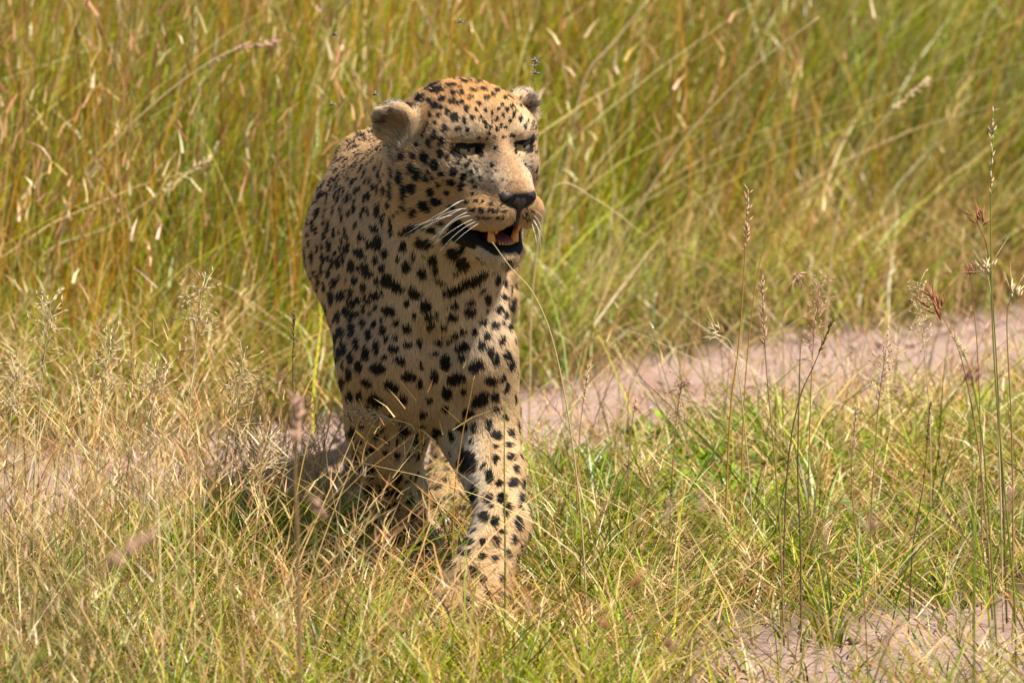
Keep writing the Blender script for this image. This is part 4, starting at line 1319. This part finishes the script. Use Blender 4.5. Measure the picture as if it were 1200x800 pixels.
# fine pale stems with open panicles: thick on the left, thinner elsewhere
def straw_prob(x, y):
    p = np.stack([x, y, np.zeros_like(x)], 1)
    left = smooth(-0.10, -0.34, x) * (0.65 + 0.35 * smooth(-0.25, 0.25, y))
    return np.maximum(front_prob(x, y), 0.42 * left * smooth(0.35, 0.0, y - ext_interp(x, TR_HI))) * (0.26 + 0.74 * left) * (0.4 + 0.6 * smooth(-0.5, 0.4, vnoise(p, 5, 64))) * np.where(np.abs(x) < 1.0, 1, 0.4)


b = clear_of_leopard(scatter(8000, -1.7, 1.8, -1.3, 2.2, straw_prob)); n = len(b)
left = smooth(0.0, -0.40, b[:, 0])
H = (0.13 + 0.19 * left) * rng.uniform(0.6, 1.35, n) * np.maximum(hscale(b), 0.7 * left)
az = rng.uniform(0, 6.28, n); L_ = rng.uniform(0.0, 0.45, n); B_ = rng.uniform(0.0, 0.55, n)
c0 = pick(STRAW, n) * np.array([0.9, 0.85, 0.7]); g2 = rng.random(n) < 0.35; c0[g2] = pick(GREEN, int(g2.sum())) * 1.2
c1 = pick(STRAW, n)
sets_p.append(blades(b, H, rng.uniform(0.0013, 0.0024, n), az, L_, B_, c0, c1, 5))
# long loose straws arching over the near grass
b2 = clear_of_leopard(scatter(1700, -1.3, 1.3, -1.1, 1.6, lambda x, y: front_prob(x, y) * (0.35 + 0.65 * smooth(0.15, -0.15, x)))); n2_ = len(b2)
b2 = b2[~((np.abs(b2[:, 0] + 0.03) < 0.10) & (b2[:, 1] > -0.3) & (b2[:, 1] < 0.1) & (rng.random(n2_) < 0.75))]; n2_ = len(b2)
cs = np.where(rng.random(n2_)[:, None] < 0.75, pick(STRAW, n2_) * 1.1, pick(GREEN, n2_) * 1.3)
sets_p.append(blades(b2, rng.uniform(0.14, 0.36, n2_), rng.uniform(0.0013, 0.0030, n2_), rng.uniform(0, 6.28, n2_), rng.uniform(0.1, 0.8, n2_), rng.uniform(0.2, 1.0, n2_), cs * 0.7, cs * 0.9, 6, wave=0.03))
pk = rng.random(n) < 0.62
tb, tH, taz, tL, tB = b[pk], H[pk], az[pk], L_[pk], B_[pk]
for r in range(13):
    t = 0.62 + 0.031 * r
    dirh = np.stack([np.cos(taz), np.sin(taz), 0 * taz], 1)
    q = tb + dirh * (tH * (tL * t + tB * t ** 2.2))[:, None]; q[:, 2] += tH * (t - 0.35 * tB * t * t)
    m = len(q)
    cc = np.where(rng.random(m)[:, None] < 0.8, pick(STRAW, m) * 1.1, pick(RUST, m) * 1.6)
    sets_p.append(blades(q, rng.uniform(0.012, 0.034, m), rng.uniform(0.0010, 0.0022, m), rng.uniform(0, 6.28, m), rng.uniform(0.3, 1.4, m), rng.uniform(-0.2, 0.8, m), cc, cc * 1.15, 2))
hc0 = ground(835, 560)
b = scatter(9000, hc0[0] - 0.35, hc0[0] + 0.45, hc0[1] - 0.6, hc0[1] + 0.75, lambda x, y: front_prob(x, y) * smooth(1.0, 0.4, np.hypot((x - hc0[0]) / 0.35, (y - hc0[1]) / 0.7)) * smooth(-0.2, 0.3, vnoise(np.stack([x, y, 0 * x], 1), 14, 66)))
n = len(b); b[:, 2] += rng.uniform(0.01, 0.055, n)
sets_g.append(blades(b, rng.uniform(0.008, 0.020, n), rng.uniform(0.006, 0.012, n), rng.uniform(0, 6.28, n), rng.uniform(0.4, 1.4, n), rng.uniform(0, 0.6, n), pick(GREEN, n) * np.array([0.75, 1.05, 0.9]), pick(GREEN, n) * np.array([0.8, 1.2, 1.0]), 3))
# thin stems standing in front of the bare track
b = scatter(5200, -0.9, 1.5, -0.8, 2.6, lambda x, y: smooth(-0.9, -0.15, y - ext_interp(x, TR_LO)) * smooth(0.22, 0.0, y - ext_interp(x, TR_LO)) * (0.5 + 0.5 * smooth(-0.3, 0.3, vnoise(np.stack([x, y, 0 * x], 1), 7, 67))))
b = clear_of_leopard(b); b = b[~((np.abs(b[:, 0] + 0.09) < 0.14) & (b[:, 1] < 0.45) & (rng.random(len(b)) < 0.7))]; n = len(b)
c0 = np.where(rng.random(n)[:, None] < 0.4, pick(GREEN, n), pick(STRAW, n) * 0.8); c1 = np.where(rng.random(n)[:, None] < 0.3, pick(RUST, n) * 1.3, pick(STRAW, n) * 0.9)
H = rng.uniform(0.07, 0.27, n); az = rng.uniform(0, 6.28, n); L_ = rng.uniform(0, 0.4, n); B_ = rng.uniform(0, 0.35, n)
sets_p.append(blades(b, H, rng.uniform(0.0011, 0.0022, n), az, L_, B_, c0, c1, 5, wave=0.02))
pk = rng.random(n) < 0.35
tb, tH, taz, tL, tB = b[pk], H[pk], az[pk], L_[pk], B_[pk]
for r in range(7):
    t = 0.78 + 0.035 * r
    dirh = np.stack([np.cos(taz), np.sin(taz), 0 * taz], 1)
    q = tb + dirh * (tH * (tL * t + tB * t ** 2.2))[:, None]; q[:, 2] += tH * (t - 0.35 * tB * t * t)
    m = len(q); cc = np.where(rng.random(m)[:, None] < 0.5, pick(STRAW, m), pick(RUST, m) * 1.4)
    sets_p.append(blades(q, rng.uniform(0.008, 0.022, m), rng.uniform(0.0009, 0.0020, m), rng.uniform(0, 6.28, m), rng.uniform(0.3, 1.2, m), rng.uniform(-0.2, 0.8, m), cc, cc * 1.1, 2))
merge("short_grass", sets_g, "short green grass growing on the near side of the track")
merge("straw_litter", sets_s, "flattened straw and dead blades lying on the ground")
merge("dry_seed_grass", sets_p, "fine pale dry grass with open feathery seed heads")

# clods and small stones on the bare soil
b = scatter(20000, -1.8, 2.0, -1.2, 4.0, lambda x, y: track(x, y) * smooth(-0.6, 0.6, vnoise(np.stack([x, y, 0 * x], 1), 6, 69)))
n = len(b); r = rng.gamma(1.5, 0.0024, n).clip(0.001, 0.018)
dirs = np.array([(1, 0, 0), (0, 1, 0), (-1, 0, 0), (0, -1, 0), (0, 0, 1), (0, 0, -0.6)])
v = b[:, None, :] + dirs[None] * r[:, None, None] * rng.uniform(0.6, 1.25, (n, 6, 3)); v[:, :, 2] += 0.001 + r[:, None] * 0.2
tf = np.array([0, 1, 4, 1, 2, 4, 2, 3, 4, 3, 0, 4, 1, 0, 5, 2, 1, 5, 3, 2, 5, 0, 3, 5])
m_peb = simple_mat("pebble", (0.33, 0.225, 0.18), 0.95, 0.15, noise=0.4, scale=40)
peb = mesh_from("pebbles", v.reshape(-1, 3), (tf[None] + (np.arange(n) * 6)[:, None]).ravel(), np.full(n * 8, 3), m_peb, None, False)
tag(peb, "crumbs of pinkish soil and small stones on the bare track", None, None, "stuff")

# grass going on beyond the picture
sets_g = []
b = scatter(36000, -14, 14, -6, 26, lambda x, y: ((np.abs(x) > 1.9) | (y > 8.0)) * (1 - track(x, y)) * smooth(16, 4, np.hypot(x, y - 4)))
b = b[~((np.abs(b[:, 0]) < 1.5) & (b[:, 1] < -2.0))]
n = len(b)
sets_g.append(blades(b, rng.uniform(0.25, 0.65, n), rng.uniform(0.006, 0.014, n), rng.uniform(0, 6.28, n), rng.uniform(0, 0.4, n), rng.uniform(0.05, 0.6, n), pick(GREEN, n), np.where(rng.random(n)[:, None] < 0.5, pick(STRAW, n), pick(GREEN, n)), 3))
merge("savanna_grass", sets_g, "open grassland continuing on all sides")
print("grass tris", TRIS)


# ------------------------------------------------------------------ single grass stalks that stand out
def stalk_mat(name, col, noise=0.3):
    return simple_mat(name, tuple(c * 0.76 for c in col), 0.6, 0.25, noise=noise, scale=60)


M_ST = {"straw": stalk_mat("stalk_straw", (0.60, 0.45, 0.22)), "ochre": stalk_mat("stalk_ochre", (0.46, 0.25, 0.04)),
        "dark": stalk_mat("stalk_dark", (0.14, 0.09, 0.04)), "green": stalk_mat("stalk_green", (0.20, 0.22, 0.03)),
        "brown": stalk_mat("stalk_brown", (0.33, 0.20, 0.08))}
M_HD = {"rust": stalk_mat("seed_rust", (0.33, 0.12, 0.05), 0.5), "pale": stalk_mat("seed_pale", (0.66, 0.50, 0.28), 0.4),
        "purple": stalk_mat("seed_purple", (0.30, 0.13, 0.10), 0.5), "pink": stalk_mat("seed_pink", (0.55, 0.32, 0.22), 0.4),
        "dark": stalk_mat("seed_dark", (0.12, 0.06, 0.03), 0.5)}


def spindle(a, d, length, w):
    """four-sided lance shape from a along d"""
    d = d / np.linalg.norm(d); s = np.cross(d, [0.3, 1, 0.2]); s /= np.linalg.norm(s); t = np.cross(d, s)
    m = a + d * length * 0.38; z = a + d * length
    v = [a, m + s * w, m + t * w * 0.6, m - s * w, m - t * w * 0.6, z]
    return v, [0, 1, 2, 0, 2, 3, 0, 3, 4, 0, 4, 1, 5, 2, 1, 5, 3, 2, 5, 4, 3, 5, 1, 4], [3] * 8


def seed_head(kind, tip, d, path, size, mat, parent):
    parts = []
    if kind == "cluster":
        for i in range(int(10 + size * 3)):
            j = rng.normal(0, 0.42, 3); j[1] *= 0.6
            a = tip + rng.normal(0, 0.004, 3) * size
            parts.append(spindle(a, d + j, rng.uniform(0.012, 0.028) * size, rng.uniform(0.0010, 0.0020) * size))
        for i in range(7):
            parts.append(spindle(tip, d + rng.normal(0, 0.6, 3), rng.uniform(0.035, 0.06) * size, 0.0004))
    elif kind == "spike":
        n = len(path)
        for i in range(34):
            t = rng.uniform(0, 0.20) * (n - 1); k = int(t); a = path[k] + (path[min(k + 1, n - 1)] - path[k]) * (t - k)
            parts.append(spindle(a, d * 1.0 + rng.normal(0, 0.35, 3), rng.uniform(0.008, 0.014) * size, 0.0011 * size))
    elif kind == "panicle":
        n = len(path)
        for i in range(60):
            t = rng.uniform(0, 0.36) * (n - 1); k = int(t); a = path[k] + (path[min(k + 1, n - 1)] - path[k]) * (t - k)
            dd = d * 0.5 + rng.normal(0, 0.7, 3) + np.array([0, 0, -0.25]); L = rng.uniform(0.010, 0.030) * size
            parts.append(spindle(a, dd, L, 0.0006)); dd = dd / np.linalg.norm(dd)
            parts.append(spindle(a + dd * L * 0.8, dd + rng.normal(0, 0.4, 3), rng.uniform(0.006, 0.010) * size, 0.0010))
    v, f, s = join(parts)
    return mesh_from("seed_head", v, f, s, mat, parent, smooth=False)


def catmull(P, m):
    P = np.asarray(P, float); P = np.vstack([2 * P[0] - P[1], P, 2 * P[-1] - P[-2]]); out = []
    for i in range(1, len(P) - 2):
        for t in np.linspace(0, 1, m, endpoint=False):
            a, b_, c, d = P[i - 1], P[i], P[i + 1], P[i + 2]
            out.append(0.5 * (2 * b_ + (c - a) * t + (2 * a - 5 * b_ + 4 * c - d) * t * t + (3 * b_ - a - 3 * c + d) * t ** 3))
    out.append(P[-2]); return np.array(out)


def stalk(pp, y, root_px, col, label, head=None, hcol=None, size=1.0, r=0.0012, lean_y=0.0, group=None):
    """pp: photo pixels from the tip down; the stalk stands at depth y with its foot on the ground"""
    P = [pix(px, py, y - lean_y * (1 - i / len(pp))) for i, (px, py) in enumerate(pp)]
    g = pix(root_px, 400, y); g[2] = -0.01
    P.append(np.array([g[0], y, -0.01]))
    path = catmull(P, 8)
    root = bpy.data.objects.new("grass_stalk", None); root.location = (g[0], y, 0); link(root)
    tag(root, label, "grass stalk", group)
    off = np.array([g[0], y, 0])
    tube("stem", path - off, np.linspace(r * 0.45, r * 1.15, len(path)), M_ST[col], 5, root)
    if head:
        d = path[0] - path[2]; d /= np.linalg.norm(d)
        seed_head(head, path[0] - off, d, path - off, size, M_HD[hcol], root)


S = stalk
S([(1146, 262), (1157, 292), (1163, 350), (1170, 470), (1176, 600)], 0.02, 1182, "dark", "tall dark stalk topped by a rust-red seed head with spreading awns", "cluster", "rust", 1.0)
S([(1156, 318), (1161, 345), (1166, 420), (1172, 560)], -0.05, 1178, "straw", "tall stalk carrying a pale straw spray beside the rust-red seed head", "cluster", "pale", 1.1, 0.0010)
S([(1098, 362), (1112, 385), (1128, 425), (1146, 520), (1158, 640)], 0.05, 1165, "brown", "arched stalk with a large bushy reddish-brown seed head over the track", "cluster", "rust", 1.35)
S([(842, 392), (856, 402), (866, 440), (878, 560)], 0.20, 888, "straw", "short stalk with a pale straw tuft bending over the track", "cluster", "pale", 0.95, 0.0009)
S([(934, 322), (922, 290), (903, 277), (886, 330), (872, 470)], 0.45, 868, "ochre", "thin hooked stalk with a small drooping pinkish seed head", "cluster", "pink", 0.8, 0.0009)
S([(1138, 322), (1140, 350), (1146, 420), (1150, 560)], 0.12, 1152, "brown", "slender stalk with a small brown seed head between two bigger ones", "cluster", "rust", 0.7, 0.0009)
S([(1136, 445), (1134, 480), (1140, 560)], -1.3, 1146, "green", "blurred stalk with a dusky purple seed head above the green grass", "cluster", "purple", 1.0)
S([(1186, 345), (1180, 380), (1186, 520)], 0.02, 1190, "brown", "stalk with a straw-brown brush of awns by the frame of tall stalks", "cluster", "pale", 0.9)
S([(877, 222), (873, 300), (866, 400), (857, 470), (852, 560)], 0.35, 850, "ochre", "tall ochre stalk with a slender spike rising above the track", "spike", "pink", 1.1, 0.0014)
S([(976, 374), (955, 425), (935, 474), (922, 560)], 0.10, 918, "dark", "leaning dark stalk with a thin blackish spike", "spike", "dark", 0.8, 0.0011)
S([(893, 330), (898, 430), (908, 540), (915, 640)], -0.15, 920, "brown", "straight brown stalk standing before the bare track", "spike", "pink", 1.0, 0.0012)
S([(1164, 130), (1161, 240), (1164, 400), (1176, 560), (1188, 690)], -0.35, 1194, "green", "very tall greenish stalk rising past the rust-red seed heads", "spike", "pale", 1.0, 0.0015)
S([(938, 402), (936, 480), (935, 560), (938, 640)], -0.2, 940, "dark", "dark upright stalk with a bare tip in the green grass", None, None, 1, 0.0013)
S([(1090, 470), (1083, 560), (1070, 640)], -0.1, 1066, "dark", "bent dark stalk with a narrow spike near the small green herbs", "spike", "dark", 0.7, 0.0010)
S([(1003, 480), (998, 570), (1012, 690)], -0.5, 1020, "brown", "brown stalk with a stubby pink spike over the green grass", "spike", "pink", 0.8, 0.0011)
S([(1118, 395), (1135, 430), (1152, 520), (1164, 690)], -0.3, 1172, "green", "green stalk with a pale bent tip beneath the bushy seed head", "spike", "pale", 0.8, 0.0013)
S([(745, 470), (738, 520), (735, 600)], 0.35, 733, "brown", "low brown stalk on the near edge of the track", "spike", "pink", 0.7, 0.0010)
S([(690, 430), (680, 500), (676, 590)], 0.40, 674, "ochre", "low ochre stalk beside the leopard on the track edge", "spike", "pale", 0.8, 0.0010)
S([(800, 440), (792, 500), (786, 590)], 0.30, 784, "brown", "thin brown stalk before the widest stretch of track", "panicle", "pink", 0.8, 0.0009)
S([(1040, 400), (1030, 470), (1022, 580)], 0.25, 1020, "brown", "thin brown stalk with an open panicle over the track", "panicle", "pink", 0.9, 0.0009)
S([(1075, 330), (1082, 400), (1090, 500)], 0.4, 1092, "straw", "fine straw stalk with an open panicle beside the bushy seed head", "panicle", "pale", 0.9, 0.0009)
S([(960, 330), (952, 420), (948, 540)], 0.3, 948, "brown", "fine reddish stalk with an open panicle behind the leaning dark stalk", "panicle", "pink", 0.9, 0.0009)
# stalks before the leopard
S([(400, 481), (429, 483), (456, 490), (486, 510), (434, 594), (380, 640)], 0.14, 352, "straw", "kinked pale stalk whose drooping panicle crosses the leopard's foreleg", "panicle", "pale", 0.8, 0.0011)
S([(417, 505), (455, 540), (500, 580), (544, 622)], 0.06, 580, "ochre", "slanting ochre stalk across both of the leopard's forelegs", None, None, 1, 0.0012)
S([(489, 440), (491, 500), (495, 570)], 0.10, 498, "ochre", "thin upright ochre stalk before the leopard's breast", None, None, 1, 0.0009)
S([(556, 440), (548, 480), (540, 520), (532, 590)], 0.06, 528, "ochre", "thin slanting ochre stalk between the leopard's forelegs", None, None, 1, 0.0010)
S([(577, 284), (599, 314), (625, 344), (648, 400), (668, 500), (682, 620)], -0.16, 690, "straw", "long pale stalk arching up to touch the leopard's open mouth", None, None, 1, 0.0011)
S([(591, 470), (591, 560), (592, 650)], -0.30, 592, "green", "green upright stalk in front of the leopard's reaching foreleg", None, None, 1, 0.0014)
S([(345, 366), (343, 440), (347, 520), (345, 620)], -0.1, 343, "dark", "dark upright stalk with a thin spike beside the leopard's shoulder", "spike", "dark", 0.8, 0.0012)
S([(348, 470), (346, 560), (350, 680)], -1.9, 352, "brown", "blurred brown plume standing before the leopard's shadow", "spike", "pink", 1.7, 0.0022)
S([(372, 600), (368, 640), (372, 720)], -2.2, 374, "green", "blurred stalk with a pink seed head beside the leopard's foreleg", "cluster", "pink", 0.8)
S([(425, 560), (418, 600), (412, 660)], 0.05, 408, "straw", "short stalk with a pale star-shaped tuft before the leopard's paw", "cluster", "pale", 0.6, 0.0008)
# blurred stalks nearer the viewer
for (px, py), yy, hc, sz, lab in (
        ((785, 590), -2.9, "pink", 0.9, "blurred stalk with a paired pink seed head, the shorter of two close together"), ((822, 578), -2.9, "pink", 0.9, "blurred stalk with a paired pink seed head, the taller of two close together"),
        ((1020, 622), -2.7, "purple", 0.9, "blurred stalk with a loose purplish seed head over the green grass"), ((968, 622), -2.8, "pink", 0.7, "blurred stalk with a faint small pink head beside a purplish one"),
        ((1132, 578), -2.8, "pink", 0.9, "blurred stalk with a pink head below the row of tall rust stalks"), ((745, 690), -2.6, "rust", 1.1, "blurred stalk with a lopsided rust head in front of the straw litter"),
        ((790, 762), -2.6, "purple", 1.1, "blurred stalk with a heavy dark purple head just above the bare soil"), ((1042, 740), -2.7, "pink", 1.0, "blurred stalk with a pale pink head over the bare soil"),
        ((1185, 575), -2.5, "pink", 1.0, "blurred stalk with a pink head beside the tall green stalk"), ((705, 735), -2.9, "rust", 0.9, "blurred stalk with a small rust head over trampled straw"),
        ((620, 700), -2.4, "pink", 0.9, "blurred stalk with a pink head in front of the leopard's paw")):
    S([(px, py), (px - rng.uniform(2, 10), py + 40), (px - rng.uniform(5, 25), py + 150), (px - rng.uniform(5, 30), py + 320)], yy, px - rng.uniform(10, 40), "green", lab, "spike" if hc == "pink" else "cluster", hc, sz * 0.7, 0.0012)
S([(175, 625), (120, 665), (60, 708), (-10, 760), (-60, 900)], -3.6, -70, "brown", "long blurred brown plume slanting low over the straw", "spike", "pink", 1.6, 0.0022)
# tall arcs in the far stand
S([(322, 50), (262, 64), (187, 116), (124, 180), (75, 262), (55, 400)], 2.0, 45, "straw", "long pale stalk arching over in the tall grass behind", "spike", "pink", 1.4, 0.0020)
S([(242, 188), (185, 228), (124, 268), (52, 298), (20, 380)], 1.9, 10, "straw", "straight pale stalk slanting below the arched one", "spike", "pale", 1.2, 0.0017)
S([(54, 105), (38, 128), (20, 165), (10, 300)], 2.0, 5, "dark", "dark bent stalk in the tall ochre grass", None, None, 1, 0.0014)
S([(760, 0), (720, 50), (685, 95), (660, 220)], 2.6, 650, "straw", "broad pale stalk leaning away above the leopard's upright ear", None, None, 1, 0.0026)
S([(960, 20), (870, 90), (790, 180), (720, 300)], 2.4, 690, "straw", "long pale stalk slanting through the leaning green grass", None, None, 1, 0.0018)
S([(755, 275), (700, 235), (650, 220), (625, 330)], 1.6, 620, "straw", "pale stalk arching over beside the leopard's muzzle", None, None, 1, 0.0014)
S([(1085, 95), (1020, 160), (980, 260)], 2.4, 965, "straw", "pale stalk leaning in the far grass above the bushy seed head", "spike", "pale", 1.2, 0.0016)
for i, (px, py, y, lab) in enumerate(((238, 330, -0.1, "tall straw stalk with a fine open panicle, tallest of the dry clump"), (60, 352, 0.0, "straw stalk with a nodding panicle at the rim of the dry clump"),
                                      (130, 400, -0.2, "straw stalk with a wide panicle in the middle of the dry clump"), (285, 420, 0.0, "straw stalk with a sparse panicle beside the tallest one"),
                                      (185, 430, -0.3, "short straw stalk with a dense panicle in the dry clump"), (20, 430, -0.25, "bent straw stalk with a ragged panicle at the dry clump's far end"),
                                      (312, 510, -0.2, "low straw stalk with a loose panicle beside the leopard's shadow"))):
    S([(px, py), (px - 6, py + 45), (px - 14, py + 130), (px - 20, py + 220)], y, px - 24, "straw", lab, "panicle", "pale", 1.3, 0.0011)
